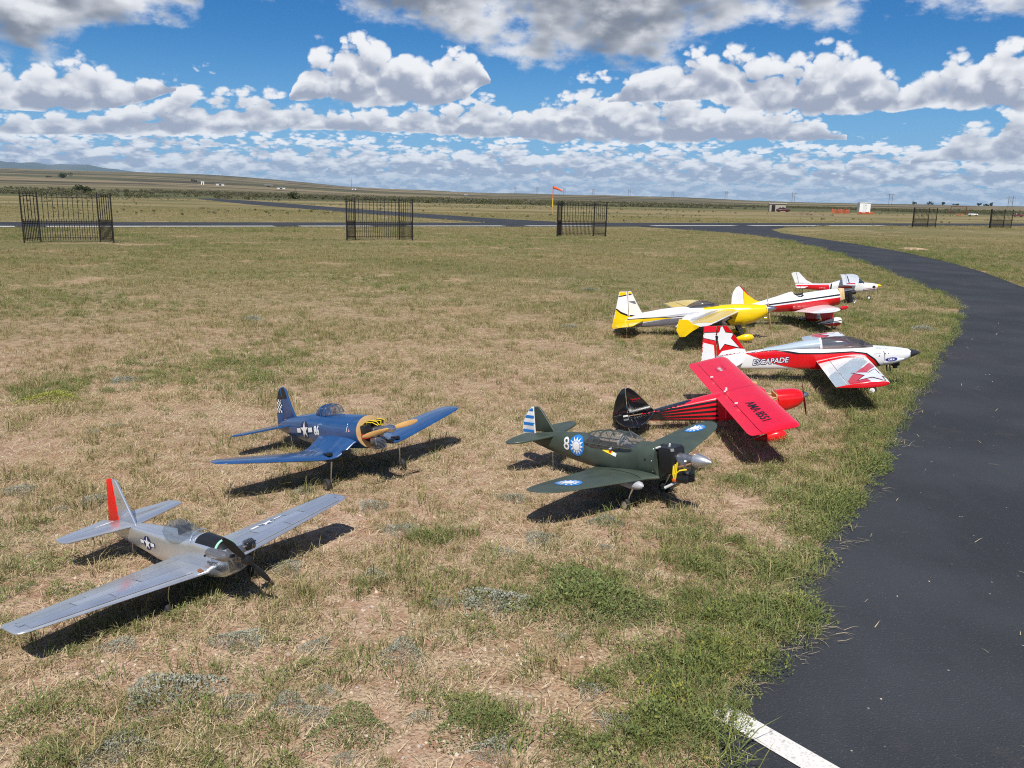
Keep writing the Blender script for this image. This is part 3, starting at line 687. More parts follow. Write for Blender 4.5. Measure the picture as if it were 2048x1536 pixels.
STEEL = M('engine_metal', (.34, .34, .35), .35, .9, var=.25, scale=30); WOOD = M('plywood', (.54, .35, .16), .55, var=.18, scale=20); WHITE = M('white_film', (.80, .80, .80), .22, coat=.4, var=.03)
DARK = M('dark_interior', (.015, .016, .02), .6); YEL_W = M('yellow_wire', (.85, .62, .02), .4); RED_W = M('red_wire', (.5, .02, .02), .4); NAVY = M('navy_ink', (.012, .018, .10), .3); INKW = M('white_ink', (.82, .82, .82), .3, var=.03)
INKB = M('black_ink', (.012, .012, .014), .3)
class Plane:
    def __init__(s, name, label, X, Y, psi, pitch, roll, z=0.):
        s.root = empty(name, (X, Y, z)); s.n = 0
        s.root.rotation_mode = 'QUATERNION'
        Rm = Matrix.Rotation(math.radians(psi), 4, 'Z') @ Matrix.Rotation(-math.radians(pitch), 4, 'Y') @ Matrix.Rotation(math.radians(roll), 4, 'X')
        s.root.rotation_quaternion = Rm.to_quaternion()
        tag(s.root, label, 'model airplane', 'model airplanes parked on the grass'); s.tgt = {}
    def add(s, name, vf, mat, parent=None, smooth=35, label=None):
        o = mesh_obj(name, vf[0], vf[1], mat, parent or s.root, smooth)
        if label: o['label'] = label
        return o
    def bvh(s, objs):
        V = []; F = []
        for o in objs:
            b = len(V); V += [v.co.copy() for v in o.data.vertices]; F += [tuple(i + b for i in p.vertices) for p in o.data.polygons]
        return BVHTree.FromPolygons(V, F)
    def decal(s, name, targets, shape, org, U, Vv, mat, lift=.0012, maxlen=.02, parent=None, text=None):
        maxlen = min(maxlen, .016); lift += .0006
        """flat print laid onto a surface: 2-D shape at org along U,Vv projected along U x V"""
        if not isinstance(targets, (list, tuple)): targets = [targets]
        key = tuple(o.name for o in targets)
        if key not in s.tgt: s.tgt[key] = s.bvh(targets)
        bv = s.tgt[key]; org = Vector(org); U = Vector(U).normalized(); Vv = Vector(Vv).normalized(); Nn = U.cross(Vv)
        bm = bmesh.new()
        if text is not None:
            for pl in text: 
                vs = [bm.verts.new((p[0], p[1], 0)) for p in pl[0]]
                for f in pl[1]:
                    try: bm.faces.new([vs[i] for i in f])
                    except ValueError: pass
        else:
            for poly in shape:
                try: bm.faces.new([bm.verts.new((p[0], p[1], 0)) for p in poly])
                except ValueError: pass
        bmesh.ops.triangulate(bm, faces=bm.faces[:])
        for it in range(8):
            es = [e for e in bm.edges if e.calc_length() > maxlen]
            if not es: break
            bmesh.ops.subdivide_edges(bm, edges=es, cuts=1); bmesh.ops.triangulate(bm, faces=bm.faces[:])
        dead = []
        for v in bm.verts:
            p = org + U * v.co.x + Vv * v.co.y + Nn * 1.5
            h = bv.ray_cast(p, -Nn, 4.)
            if h[0] is None or h[1].dot(Nn) < .05: dead.append(v)
            else: v.co = h[0] + Nn * lift
        bmesh.ops.delete(bm, geom=dead, context='VERTS')
        bmesh.ops.recalc_face_normals(bm, faces=bm.faces)
        me = bpy.data.meshes.new(name); bm.to_mesh(me); bm.free(); me.materials.append(mat); me.polygons.foreach_set('use_smooth', [True] * len(me.polygons))
        o = bpy.data.objects.new(name, me); COL.objects.link(o); o.parent = parent or targets[0]
        return o
    def letters(s, name, targets, txt, org, U, Vv, h, mat, shear=0., bold=0., wide=1., lift=.0018, maxlen=.03, center=False):
        V, F, w = text_tris(txt, shear, bold); V = V * h; V[:, 0] *= wide
        if center: V[:, 0] -= w * h * wide / 2
        return s.decal(name, targets, None, org, U, Vv, mat, lift, maxlen, text=[(V, F)])
    def wheel(s, c, r, w, rim=ALU, name='wheel'):
        prof = [(r * .55, -w / 2), (r * .85, -w / 2), (r * .97, -w * .3), (r, 0), (r * .97, w * .3), (r * .85, w / 2), (r * .55, w / 2)]
        t = s.add(name, lathe(prof, c, 'y', 22), RUBBER)
        s.add('rim', lathe([(.002, -w * .56), (r * .30, -w * .60), (r * .56, -w * .50), (r * .56, w * .50), (r * .30, w * .60), (.002, w * .56)], c, 'y', 18), rim, t)
        return t
    def wings(s, st, mat, ail=.76, name='wing', amat=None, low=.62, inc=0.):
        W_ = {}
        for sd, nm in ((-1, 'right_' + name), (1, 'left_' + name)):
            o = s.add(nm, wing_part(st, sd, 0., ail, low=low, inc=inc), mat); W_[sd] = o
            st2 = [q for q in st]
            a_ = s.add('aileron', wing_part(st2, sd, ail + .012, 1., n=4, low=low, inc=inc), amat or mat, o)
            W_[(sd, 'a')] = a_
        return W_
    def insignia(s, targets, org, U, V, r, lift=.0012, bars=True, ink=None):
        dk = [disc_pts(r)]; wh = []
        if bars: dk += [rect_pts(-2.06 * r, -.36 * r, -.9 * r, .30 * r), rect_pts(.9 * r, -.36 * r, 2.06 * r, .30 * r)]; wh = [rect_pts(-1.95 * r, -.25 * r, -.98 * r, .25 * r), rect_pts(.98 * r, -.25 * r, 1.95 * r, .25 * r)]
        ins = s.decal('insignia', targets, dk, org, U, V, ink or NAVY, lift)
        sp = star_pts(r * .98); sp_t = [[sp[i], sp[(i + 1) % 10], (0, 0)] for i in range(10)]
        s.decal('star', targets, wh + sp_t, org, U, V, INKW, lift + .001, parent=None)
        return ins
def mirror2(pts): return [(x, -y) for x, y in pts]

# ------------------------------------------------------------------ silver fighter
def silver_fighter():
    p = Plane('silver_fighter_plane', 'silver low-wing model fighter with red rudder and black two-blade propeller', -1.219, 3.198, -36.7, 5.91, 2.74)
    SIL = M('silver_film', (.66, .69, .73), .28, .75, var=.06, scale=9, bump=.05); RUD = M('signal_red', (.80, .006, .004), .35); SIL2 = M('silver_seam', (.40, .41, .42), .4, .7)
    fu = p.add('fuselage', fuselage([(-.77, .168, .205, .006, 3), (-.65, .148, .222, .020, 3.4), (-.521, .138, .234, .032, 3.6), (-.42, .128, .242, .041, 3.6), (-.32, .112, .247, .049, 3.4), (-.20, .100, .252, .054, 3.2), (-.06, .098, .262, .056, 3.), (.01, .100, .272, .056, 2.8), (.09, .106, .266, .054, 2.8), (.15, .118, .258, .050, 3.), (.20, .140, .225, .046, 3.), (.215, .15, .215, .044, 3.)], 3), SIL)
    st = [(.045, .085, .305, .138, .13), (.08, .080, .300, .139, .13), (.715, .037, .152, .183, .12), (.738, .030, .140, .185, .10), (.748, .018, .115, .186, .07), (.751, .0, .085, .187, .05)]
    W_ = p.wings(st, SIL, .76)
    SIL3 = M('silver_sheet', (.70, .73, .77), .25, .75, var=.04, scale=9); SIL4 = M('silver_sheet_dull', (.60, .63, .67), .33, .75, var=.06, scale=9)
    for sd in (-1, 1):   # sheets of covering with visible laps
        def q(x0, y0, x1, y1):
            e = lambda y: .08 - .066 * (y - .08); c = lambda y: .30 - .235 * (y - .08)
            pts = [(e(y0) - c(y0) * x0, sd * y0), (e(y1) - c(y1) * x0, sd * y1), (e(y1) - c(y1) * x1, sd * y1), (e(y0) - c(y0) * x1, sd * y0)]
            return pts[::-1] if sd < 0 else pts
        for k, (a, b, y0, y1, mt) in enumerate(((.06, .33, .10, .40, SIL3), (.06, .33, .405, .70, SIL), (.335, .60, .10, .27, SIL4), (.335, .60, .275, .52, SIL3), (.335, .60, .525, .72, SIL4), (.605, .745, .10, .46, SIL), (.605, .745, .465, .71, SIL4))):
            pl = q(a, y0, b, y1); p.decal('covering_sheet', W_[sd], [pl[::-1]], (0, 0, .4), (1, 0, 0), (0, 1, 0), mt, .0012, .05)
    p.decal('centre_tape', W_[-1], [rect_pts(-.01, -.012, .01, .012)], (-.212, -.075, .2), (1, 0, 0), (0, 1, 0), M('masking_tape', (.68, .52, .36), .7), .002)
    p.decal('root_stain', W_[-1], [[(.0, -.006), (.02, -.008), (.021, .012), (-.004, .01)]], (.055, -.075, .2), (1, 0, 0), (0, 1, 0), M('oil_stain', (.22, .09, .04), .5), .002)
    fin = p.add('fin', plate([(-.521, .230), (-.632, .424), (-.664, .427), (-.664, .226)], .010, 'y'), SIL)
    p.add('rudder', plate([(-.668, .427), (-.712, .422), (-.762, .212), (-.74, .190), (-.668, .200)], .010, 'y'), RUD, label='bright red rudder')
    stab_r = [(-.521, .0), (-.521, -.016), (-.598, -.272), (-.640, -.283), (-.655, -.283), (-.672, -.016), (-.672, 0)]
    for sd, nm in ((-1, 'right_stabilizer'), (1, 'left_stabilizer')):
        o = p.add(nm, plate([(x, y * (-sd)) for x, y in stab_r], .009, 'z', .229), SIL)
        p.add('elevator', plate([(x, y * (-sd)) for x, y in [(-.676, -.018), (-.659, -.282), (-.700, -.272), (-.742, -.030)]], .008, 'z', .229), SIL, o)
    p.decal('fin_print', fin, scribble(.030, .008, 7, 1), (-.645, -.1, .330), (1, 0, 0), (0, 0, 1), INKB, .0008)
    p.decal('fin_print', fin, scribble(.020, .006, 5, 2), (-.635, -.1, .319), (1, 0, 0), (0, 0, 1), INKB, .0008)
    p.insignia(fu, (-.363, -.2, .187), (1, 0, 0), (0, 0, 1), .032)
    p.insignia([W_[1]], (-.105, .375, .3), (0, 1, 0), (-1, 0, 0), .042)
    p.insignia([W_[-1]], (-.105, -.375, .1), (0, 1, 0), (1, 0, 0), .042)
    p.letters('nose_lettering', fu, 'Mustang', (.098, -.2, .166), (1, 0, .12), (-.12, 0, 1), .028, INKB, .15, 0., .62)
    # open hatch and canopy
    p.decal('tank_hatch', fu, [[(.0, -.046), (.155, -.040), (.165, -.02), (.165, .02), (.155, .040), (.0, .046)]], (.012, 0, .4), (1, 0, 0), (0, 1, 0), BLACK, .0022, .015)
    p.add('hatch_band', loft([[(x, .053 * math.cos(a), .205 + .0655 * math.sin(a)) for a in np.linspace(.25, math.pi - .25, 16)] + [(x, .050 * math.cos(a), .205 + .0625 * math.sin(a)) for a in np.linspace(math.pi - .25, .25, 16)] for x in (.138, .150)]), M('mint_band', (.35, .68, .50), .5))
    cr = []
    for i in range(13):
        f = i / 12; x = -.285 + .285 * f; k = math.sin(math.pi * min(f * .94 + .03, 1)) ** .62; cr.append([(x, .055 * k * math.cos(a), .236 + .077 * k * (1 - .10 * f) * math.sin(a)) for a in np.linspace(-.12, math.pi + .12, 20)])
    can = p.add('canopy', loft(cr), GLASS)
    p.add('cockpit_floor', box((-.11, 0, .243), (.16, .066, .012)), DARK); p.add('seat_back', box((-.13, 0, .262), (.012, .055, .05)), BLACK)
    p.add('canopy_frame', tube([(-.02, .052 * math.cos(a), .236 + .05 * math.sin(a)) for a in np.linspace(0, math.pi, 13)], .0022, 6), SIL)
    # exposed engine, muffler, propeller
    en = p.add('engine', join(box((.213, 0, .222), (.06, .045, .05)), lathe([(.016, -.035), (.016, .035)], (.225, .03, .235), 'y', 16), lathe([(.014, -.02), (.014, .03), (.008, .05)], (.235, 0, .215), 'x', 16)), STEEL)
    p.add('cylinder_head', join(*[lathe([(.0225, 0), (.0225, .004)], (.222, .045 + .007 * i, .24), 'y', 18) for i in range(5)]), STEEL, en)
    p.add('carburettor', join(box((.245, .04, .245), (.022, .02, .03)), tube([(.245, .05, .255), (.25, .075, .255)], .003)), BLACK, en)
    mu = p.add('muffler', lathe([(.004, -.070), (.015, -.064), (.020, -.05), (.020, .045), (.014, .06), (.004, .064)], (.212, -.074, .246), 'x', 20), M('muffler_alloy', (.42, .40, .38), .38, .85, var=.2))
    p.add('exhaust_pipe', tube([(.15, -.077, .24), (.13, -.082, .23)], .005), BLACK, mu); p.add('header_pipe', tube([(.255, -.07, .242), (.25, -.03, .232)], .007), BLACK, mu)
    for a in (-.62, 2.52):
        p.add('propeller_blade', blade(.150, .034, .009, a, (.285, 0, .208)), BLACK)
    p.add('propeller_hub', lathe([(.004, .024), (.016, .02), (.019, .006), (.019, -.012)], (.285, 0, .208), 'x', 18), BLACK)
    p.add('firewall', box((.205, 0, .19), (.02, .08, .07)), SIL)
    for sd in (-1, 1):
        p.wheel((.0, sd * .205, .031), .031, .022, M('dark_rim', (.05, .05, .05), .5)); p.add('gear_leg', tube([(.045, sd * .20, .14), (.02, sd * .20, .085), (.002, sd * .192, .031), (.0, sd * .215, .031)], .0028), ALU)
    p.wheel((-.60, 0, .105 - .02), .016, .010); p.add('tail_gear_leg', tube([(-.585, 0, .15), (-.60, 0, .085)], .002), ALU)
silver_fighter()

# ------------------------------------------------------------------ blue gull-wing fighter
def blue_fighter():
    p = Plane('blue_fighter_plane', 'blue gull-wing model fighter with number 86 and wooden propeller', -.838, 4.674, -45.28, 13.01, 1.23)
    BL = M('navy_blue_paint', (.019, .072, .200), .28, coat=.5, var=.10, scale=12); BLD = M('underside_blue', (.010, .03, .09), .35)
    fu = p.add('fuselage', fuselage([(-.935, .318, .352, .010, 2.2), (-.86, .298, .378, .026, 2.2), (-.75, .272, .396, .045, 2.2), (-.60, .240, .408, .062, 2.2), (-.45, .216, .416, .078, 2.2), (-.32, .203, .412, .089, 2.1), (-.20, .197, .402, .096, 2.05), (-.05, .193, .394, .0985, 2.), (.08, .193, .388, .0975, 2.), (.115, .196, .385, .0945, 2.)], 3, 36), BL)
    st = [(.06, .098, .37, .252, .12), (.10, .088, .365, .240, .13), (.15, .074, .35, .206, .13), (.195, .058, .335, .184, .13), (.235, .045, .325, .180, .13), (.30, .034, .31, .187, .125), (.70, -.012, .20, .262, .11), (.78, -.028, .172, .277, .10), (.815, -.050, .130, .284, .09), (.835, -.085, .075, .288, .07)]
    W_ = p.wings(st, BL, .78, inc=.13)
    # tail
    fin = p.add('fin', plate([(-.690, .395), (-.725, .460), (-.752, .545), (-.766, .583), (-.785, .596), (-.812, .597), (-.845, .385)], .013, 'y'), BL)
    rd = p.add('rudder', plate([(-.817, .597), (-.840, .590), (-.868, .560), (-.893, .510), (-.922, .430), (-.938, .352), (-.905, .335), (-.850, .385)], .012, 'y'), BL)
    p.decal('fin_tip_black', [fin, rd], [[(-.76, .520), (-.90, .525), (-.90, .62), (-.74, .62)][::-1]], (0, -.3, 0), (1, 0, 0), (0, 0, 1), INKB, .001)
    ck = [rect_pts(-.922 + .0155 * i, .432 + .0145 * j, -.9065 + .0155 * i, .4465 + .0145 * j) for i in range(6) for j in range(6) if (i + j) % 2 == 0]
    p.decal('rudder_check_ground', [fin, rd], [rect_pts(-.94, .430, -.829, .519)], (0, -.3, 0), (1, 0, 0), (0, 0, 1), INKB, .0009)
    p.decal('rudder_checks', [fin, rd], ck, (0, -.3, 0), (1, 0, 0), (0, 0, 1), INKW, .0016)
    for sd, nm in ((-1, 'right_stabilizer'), (1, 'left_stabilizer')):
        o = p.add(nm, plate([(x, y * sd) for x, y in [(-.70, .03), (-.735, .20), (-.765, .33), (-.785, .375), (-.805, .388), (-.825, .388), (-.835, .03)]], .012, 'z', .350), BL)
        p.add('elevator', plate([(x, y * sd) for x, y in [(-.838, .04), (-.828, .386), (-.855, .365), (-.885, .27), (-.905, .05)]], .010, 'z', .350), BL, o)
    U, V = (1, 0, .02), (-.02, 0, 1)
    p.insignia(fu, (-.478, -.3, .322), U, V, .056, ink=M('deep_blue_ink', (.008, .024, .075), .3))
    p.letters('number', fu, '86', (-.345, -.3, .290), U, V, .060, INKW, 0, .035, .85)
    p.decal('pilot_name', fu, scribble(.050, .008, 9, 3), (-.30, -.3, .352), U, V, INKW, .0010)
    p.decal('nose_mark', fu, [[(.028, .305), (.033, .305), (.040, .338), (.035, .338)], disc_pts(.004, .034, .348, 10)], (0, -.3, 0), U, V, INKW, .0010); p.decal('nose_mark', fu, [[(.048, .305), (.066, .306), (.058, .326)]], (0, -.3, 0), U, V, M('pink_ink', (.7, .35, .35), .4), .0010)
    for x in (-.215, -.09): p.add('exhaust_stub', box((x, -.094, .268), (.035, .014, .016)), BLACK)
    # canopy with pilot
    cr = []
    for i in range(11):
        f = i / 10; x = -.365 + .225 * f; k = math.sin(math.pi * (f * .9 + .06)) ** .7; cr.append([(x, .052 * k * math.cos(a), .402 + .062 * k * math.sin(a)) for a in np.linspace(0, math.pi, 18)])
    can = p.add('canopy', loft(cr), GLASS)
    for x, k in ((-.305, .93), (-.25, 1.), (-.195, .90)):
        p.add('canopy_frame', tube([(x, .053 * k * math.cos(a), .402 + .0635 * k * math.sin(a)) for a in np.linspace(0, math.pi, 13)], .0026, 6), BL, can)
    p.add('headrest_shell', fuselage([(-.40, .39, .412, .03), (-.36, .39, .445, .044), (-.315, .39, .463, .050), (-.30, .39, .464, .050)], 2, 20), BL)
    p.add('pilot_figure', join(lathe([(.003, -.022), (.016, -.016), (.02, 0), (.016, .016), (.003, .022)], (-.235, 0, .428), 'z', 14), box((-.24, 0, .398), (.03, .06, .03))), M('pilot_brown', (.25, .14, .09), .6))
    # plywood firewall and bare engine
    ring = p.add('plywood_ring', lathe([(.093, 0), (.093, .006), (.0905, .007), (.060, .0072)], (.1155, 0, .2905), 'x', 36, False), WOOD)
    p.add('engine_bay', lathe([(.002, .0), (.060, .0), (.060, .004)], (.1165, 0, .2905), 'x', 30), DARK)
    en = p.add('engine', join(box((.16, 0, .285), (.07, .05, .05)), lathe([(.02, -.03), (.022, .05), (.012, .10)], (.20, 0, .298), 'x', 18), box((.19, -.01, .235), (.055, .06, .045))), STEEL)
    p.add('cylinder', join(*[box((.20, -.005, .195 + .0075 * i), (.058, .06, .004)) for i in range(7)]), STEEL, en)
    p.add('ignition_box', join(box((.15, -.045, .31), (.05, .05, .05)), box((.16, .03, .335), (.05, .06, .028))), BLACK, en); p.add('battery', box((.15, -.052, .272), (.045, .04, .026)), RED_W, en)
    for k in range(4): p.add('yellow_cable', tube([(.125, -.05 + .03 * k, .335), (.16, -.05 + .028 * k, .352 + .006 * (k % 2)), (.20, -.03 + .03 * k, .345), (.23, -.015 + .01 * k, .325)], .0024), YEL_W, en)
    p.add('throttle_servo', box((.13, .02, .222), (.02, .04, .02)), WOOD, en)
    for a, fl in ((-1.62, 1), (1.52, 1)): p.add('propeller_blade', blade(.190, .038, .013, a, (.325, 0, .303), .5), M('propeller_wood', (.60, .34, .11), .35, coat=.5, var=.12))
    p.add('propeller_hub', join(lathe([(.003, .035), (.016, .030), (.022, .016), (.023, -.02)], (.325, 0, .303), 'x', 20)), ALU)
    for sd in (-1, 1):
        o = W_[sd]
        p.add('retract_cover', box((.018, sd * .235, .207), (.055, .030, .016)), BLACK, o)
        p.add('wing_inlet', box((.078, sd * .150, .205), (.022, .055, .018)), BLACK, o)
        g = p.add('gear_leg', tube([(.045, sd * .235, .165), (.03, sd * .24, .11), (.008, sd * .243, .04)], [.005, .0035, .0035]), ALU)
        p.wheel((.0, sd * .262, .037), .037, .026, ALU)
    p.wheel((-.80, 0, .205), .017, .012); p.add('tail_gear_leg', tube([(-.80, 0, .28), (-.80, 0, .205)], .0025), ALU)
blue_fighter()

# ------------------------------------------------------------------ green fighter
def green_fighter():
    p = Plane('green_fighter_plane', 'dark green model fighter with number 8, blue sun emblems and silver spinner', .756, 4.413, -46.1, 6.4, 3.16)
    GR = M('olive_green_paint', (.055, .074, .057), .48, var=.16, scale=10); LG = M('light_grey_paint', (.42, .43, .45), .5); SB = M('sky_blue_ink', (.015, .20, .58), .35)
    fu = p.add('fuselage', fuselage([(-.905, .262, .290, .007, 2.4), (-.80, .235, .312, .022, 2.4), (-.66, .205, .334, .040, 2.4), (-.50, .180, .345, .056, 2.4), (-.42, .168, .350, .061, 2.3), (-.375, .163, .338, .065, 2.4), (-.32, .160, .312, .068, 2.6), (-.15, .150, .310, .074, 2.6), (-.05, .151, .322, .075, 2.4), (0., .152, .347, .076, 2.2), (.08, .158, .348, .076, 2.3), (.132, .166, .346, .074, 2.4)], 3, 36), GR)
    st = [(.055, .150, .465, .172, .12), (.08, .135, .445, .175, .12), (.12, .112, .41, .180, .12), (.20, .094, .375, .188, .12), (.60, .040, .245, .243, .11), (.69, .022, .200, .256, .10), (.745, -.004, .150, .264, .09), (.775, -.030, .100, .269, .08), (.79, -.062, .045, .272, .06)]
    W_ = p.wings(st, GR, .78)
    p.decal('wing_root_line', [W_[-1]], [[(.11, -.155), (.10, -.159), (-.05, -.135), (-.16, -.105), (-.16, -.100), (-.05, -.130)][::-1]], (0, 0, .3), (1, 0, 0), (0, 1, 0), M('panel_line', (.012, .02, .014), .6), .0008)
    fin = p.add('fin', plate([(-.652, .328), (-.700, .395), (-.752, .462), (-.778, .478), (-.812, .475), (-.818, .318)], .013, 'y'), GR)
    rd = p.add('rudder', plate([(-.815, .476), (-.838, .468), (-.862, .448), (-.893, .415), (-.917, .375), (-.932, .320), (-.930, .275), (-.905, .258), (-.822, .268)], .012, 'y'), INKW, label='rudder banded in blue and white')
    for k in range(5): p.decal('blue_band', rd, [rect_pts(-.95, .262 + .046 * k, -.80, .280 + .046 * k)], (0, -.3, 0), (1, 0, 0), (0, 0, 1), SB, .001)
    for sd, nm in ((-1, 'right_stabilizer'), (1, 'left_stabilizer')):
        o = p.add(nm, plate([(x, y * sd) for x, y in [(-.632, .03), (-.665, .14), (-.70, .235), (-.727, .272), (-.755, .292), (-.775, .294), (-.775, .03)]], .012, 'z', .316), GR)
        p.add('elevator', plate([(x, y * sd) for x, y in [(-.779, .045), (-.779, .292), (-.805, .272), (-.832, .20), (-.845, .06)]], .010, 'z', .316), GR, o)
    U, V = (1, 0, 0), (0, 0, 1)
    def sun(t, org, u, v, r, nm='sun_emblem'):
        d = p.decal(nm, t, [disc_pts(r)], org, u, v, SB, .0012)
        rays = [[(r * .93 * math.cos(a), r * .93 * math.sin(a)), (r * .50 * math.cos(a + .262), r * .50 * math.sin(a + .262)), (0, 0), (r * .50 * math.cos(a - .262), r * .50 * math.sin(a - .262))] for a in [k * math.pi / 6 + math.pi / 2 for k in range(12)]]
        p.decal('white_sun', t, rays, org, u, v, INKW, .0020); p.decal('sun_ring', t, [disc_pts(r * .50)], org, u, v, SB, .0026); p.decal('sun_disc', t, [disc_pts(r * .45)], org, u, v, INKW, .0032)
    sun(fu, (-.432, -.3, .284), U, V, .060)
    sun([W_[-1]], (-.065, -.535, .5), (1, 0, 0), (0, 1, 0), .072); sun([W_[1]], (-.10, .645, .5), (1, 0, 0), (0, 1, 0), .066)
    p.letters('number', fu, '8', (-.540, -.3, .250), U, V, .076, INKW, 0, .01, 1.0)
    p.decal('nose_art', fu, [[(-.05, .012), (-.02, .004), (.03, -.006), (.045, .004), (.02, .018), (-.02, .02)]], (-.185, -.3, .272), U, V, YEL_W, .0012)
    p.decal('nose_art_white', fu, [[(.02, -.004), (.055, -.012), (.06, .006), (.035, .012)], [(-.01, .016), (.012, .022), (.008, .030), (-.006, .026)]], (-.185, -.3, .272), U, V, INKW, .0020)
    p.decal('nose_art_red', fu, [[(0, .008), (.02, .004), (.022, .014), (.004, .018)]], (-.185, -.3, .272), U, V, RED_W, .0026)
    PL = M('panel_line', (.012, .02, .014), .6)
    PL_ = [rect_pts(55, 0.2, 55.0011, 0.33), rect_pts(0.02, 0.215, 0.0211, 0.3), rect_pts(15, 0.215, 15.0011, 0.3), rect_pts(0.1, 0.295, 0.12, 0.2961), rect_pts(0.36, 0.2, 0.3611, 0.33), rect_pts(0.3, 0.255, 0.3011, 0.2572), rect_pts(0.56, 0.22, 0.5611, 0.33)]
    for q in PL_: p.decal('panel_line', fu, [q], (0, -.3, 0), U, V, PL, .0002)
    p.decal('bolt_hole', fu, [disc_pts(.006)], (.075, -.3, .272), U, V, INKB, .0012); [p.decal('cowl_screw', fu, [disc_pts(.003, .118, zz, 8)], (0, -.3, 0), U, V, INKW, .0014) for zz in (.33, .27, .21)]
    # greenhouse canopy: framed panes, pilot inside
    prof = [(-.395, .346, .050), (-.37, .358, .060), (-.33, .370, .065), (-.27, .380, .0675), (-.20, .386, .069), (-.13, .388, .070), (-.085, .384, .070), (-.045, .366, .068), (-.008, .350, .064)]
    p.decal('cockpit_opening', fu, [[(-.36, -.055), (-.04, -.060), (-.04, .060), (-.36, .055)]], (0, 0, .5), (1, 0, 0), (0, 1, 0), DARK, .0008)
    can = p.add('canopy', loft([fring(x, .255, zt, w, 2.5, 32) for x, zt, w in prof]), GLASS)
    def arc(x, k=1.015):
        zt = np.interp(x, [q[0] for q in prof], [q[1] for q in prof]); w = np.interp(x, [q[0] for q in prof], [q[2] for q in prof]); R_ = fring(x, .255, zt, w, 2.5, 48)
        return [(a, b * k, .32 + (c - .32) * k) for a, b, c in R_[1:24]]
    for x, rr in ((-.345, .0026), (-.300, .0026), (-.250, .0045), (-.170, .0030), (-.095, .0040)): p.add('canopy_frame', tube(arc(x), rr, 6), GR, can)
    for sd in (-1, 1):
        p.add('canopy_rail', tube([(x, sd * (np.interp(x, [q[0] for q in prof], [q[2] for q in prof]) + .001), .3135) for x in np.linspace(-.37, -.02, 10)], .0038, 6), GR, can)
        p.add('windscreen_post', tube([(-.095, sd * .036, .381), (-.012, sd * .052, .340)], .0030, 6), GR, can)
    p.add('canopy_spine', tube([(x, 0, np.interp(x, [q[0] for q in prof], [q[1] for q in prof])) for x in np.linspace(-.39, -.095, 9)], .0035, 6), GR, can)
    p.add('pilot_figure', join(lathe([(.003, -.022), (.015, -.016), (.019, 0), (.015, .016), (.003, .022)], (-.13, -.008, .352), 'z', 14), box((-.135, 0, .326), (.03, .07, .03))), M('pilot_grey', (.50, .40, .36), .6))
    # uncowled engine
    en = p.add('engine_box', box((.195, 0, .275), (.105, .115, .135)), BLACK)
    p.add('fuel_tank', lathe([(.003, -.05), (.045, -.045), (.05, 0), (.045, .045), (.003, .05)], (.165, 0, .295), 'x', 18), BLACK, en)
    p.add('engine', join(tube([(.24, 0, .28), (.30, 0, .283), (.35, 0, .284)], [.034, .026, .018], 14), box((.285, -.02, .262), (.06, .05, .05)), lathe([(.022, -.05), (.024, .05)], (.285, 0, .235), 'z', 16)), STEEL)
    p.add('cylinder', join(*[lathe([(.028, 0), (.028, .004)], (.30, 0, .165 + .008 * i), 'z', 18) for i in range(6)]), BLACK, en); p.add('muffler', lathe([(.004, -.035), (.022, -.03), (.022, .03), (.004, .035)], (.285, -.045, .185), 'x', 16), BLACK, en)
    p.add('exhaust_pipe', tube([(.255, -.05, .165), (.20, -.085, .135)], .0075), M('pipe_grey', (.5, .5, .48), .5), en); p.add('exhaust_pipe', tube([(.275, -.05, .25), (.32, -.035, .265), (.35, -.015, .275)], .005), M('copper_pipe', (.55, .30, .2), .4, .6), en)
    for k in range(3): p.add('yellow_tube', tube([(.245 + .012 * k, -.055, .255 + .01 * k), (.247 + .01 * k, -.068, .215), (.25 + .004 * k, -.066, .185)], .0038), YEL_W, en)
    p.add('yellow_tube', tube([(.254, -.066, .185), (.262, -.07, .215), (.285, -.06, .235), (.315, -.04, .238)], .0042), YEL_W, en); p.add('orange_connector', box((.252, -.066, .180), (.02, .016, .016)), M('orange_plastic', (.7, .12, .01), .4), en)
    for a_, b_ in (((.135, -.05, .335), (.16, -.045, .345)), ((.20, -.02, .345), (.205, -.02, .36))): p.add('mount_post', tube([a_, b_], .006), M('white_plastic', (.7, .7, .68), .4), en)
    p.add('spinner', lathe([(.0005, .098), (.010, .090), (.022, .068), (.032, .042), (.038, .016), (.040, 0), (.036, -.004)], (.347, 0, .283), 'x', 28), M('spun_aluminium', (.60, .60, .61), .36, .85), label='pointed polished silver spinner')
    for a in (-.08, math.pi - .08): p.add('propeller_blade', blade(.06, .028, .01, a, (.352, 0, .283), .5), M('copper_pipe', (.55, .30, .2), .4, .6), en)
    for sd in (-1, 1):
        o = W_[sd]
        p.add('gear_fairing', join(lathe([(.003, .075), (.018, .06), (.025, .03), (.026, -.01), (.018, -.07), (.004, -.11)], (.055, sd * .172, .158), 'x', 18)), LG if sd < 0 else GR, o)
        p.add('gear_leg', tube([(.06, sd * .172, .14), (.03, sd * .172, .09), (.005, sd * .165, .038)], [.006, .0035, .0035]), ALU); p.wheel((0, sd * .178, .0375), .0375, .024, M('brass_rim', (.45, .40, .32), .45, .6))
    p.wheel((-.70, 0, .10), .017, .012); p.add('tail_gear_leg', tube([(-.69, 0, .20), (-.70, 0, .10)], .0025), ALU)
green_fighter()
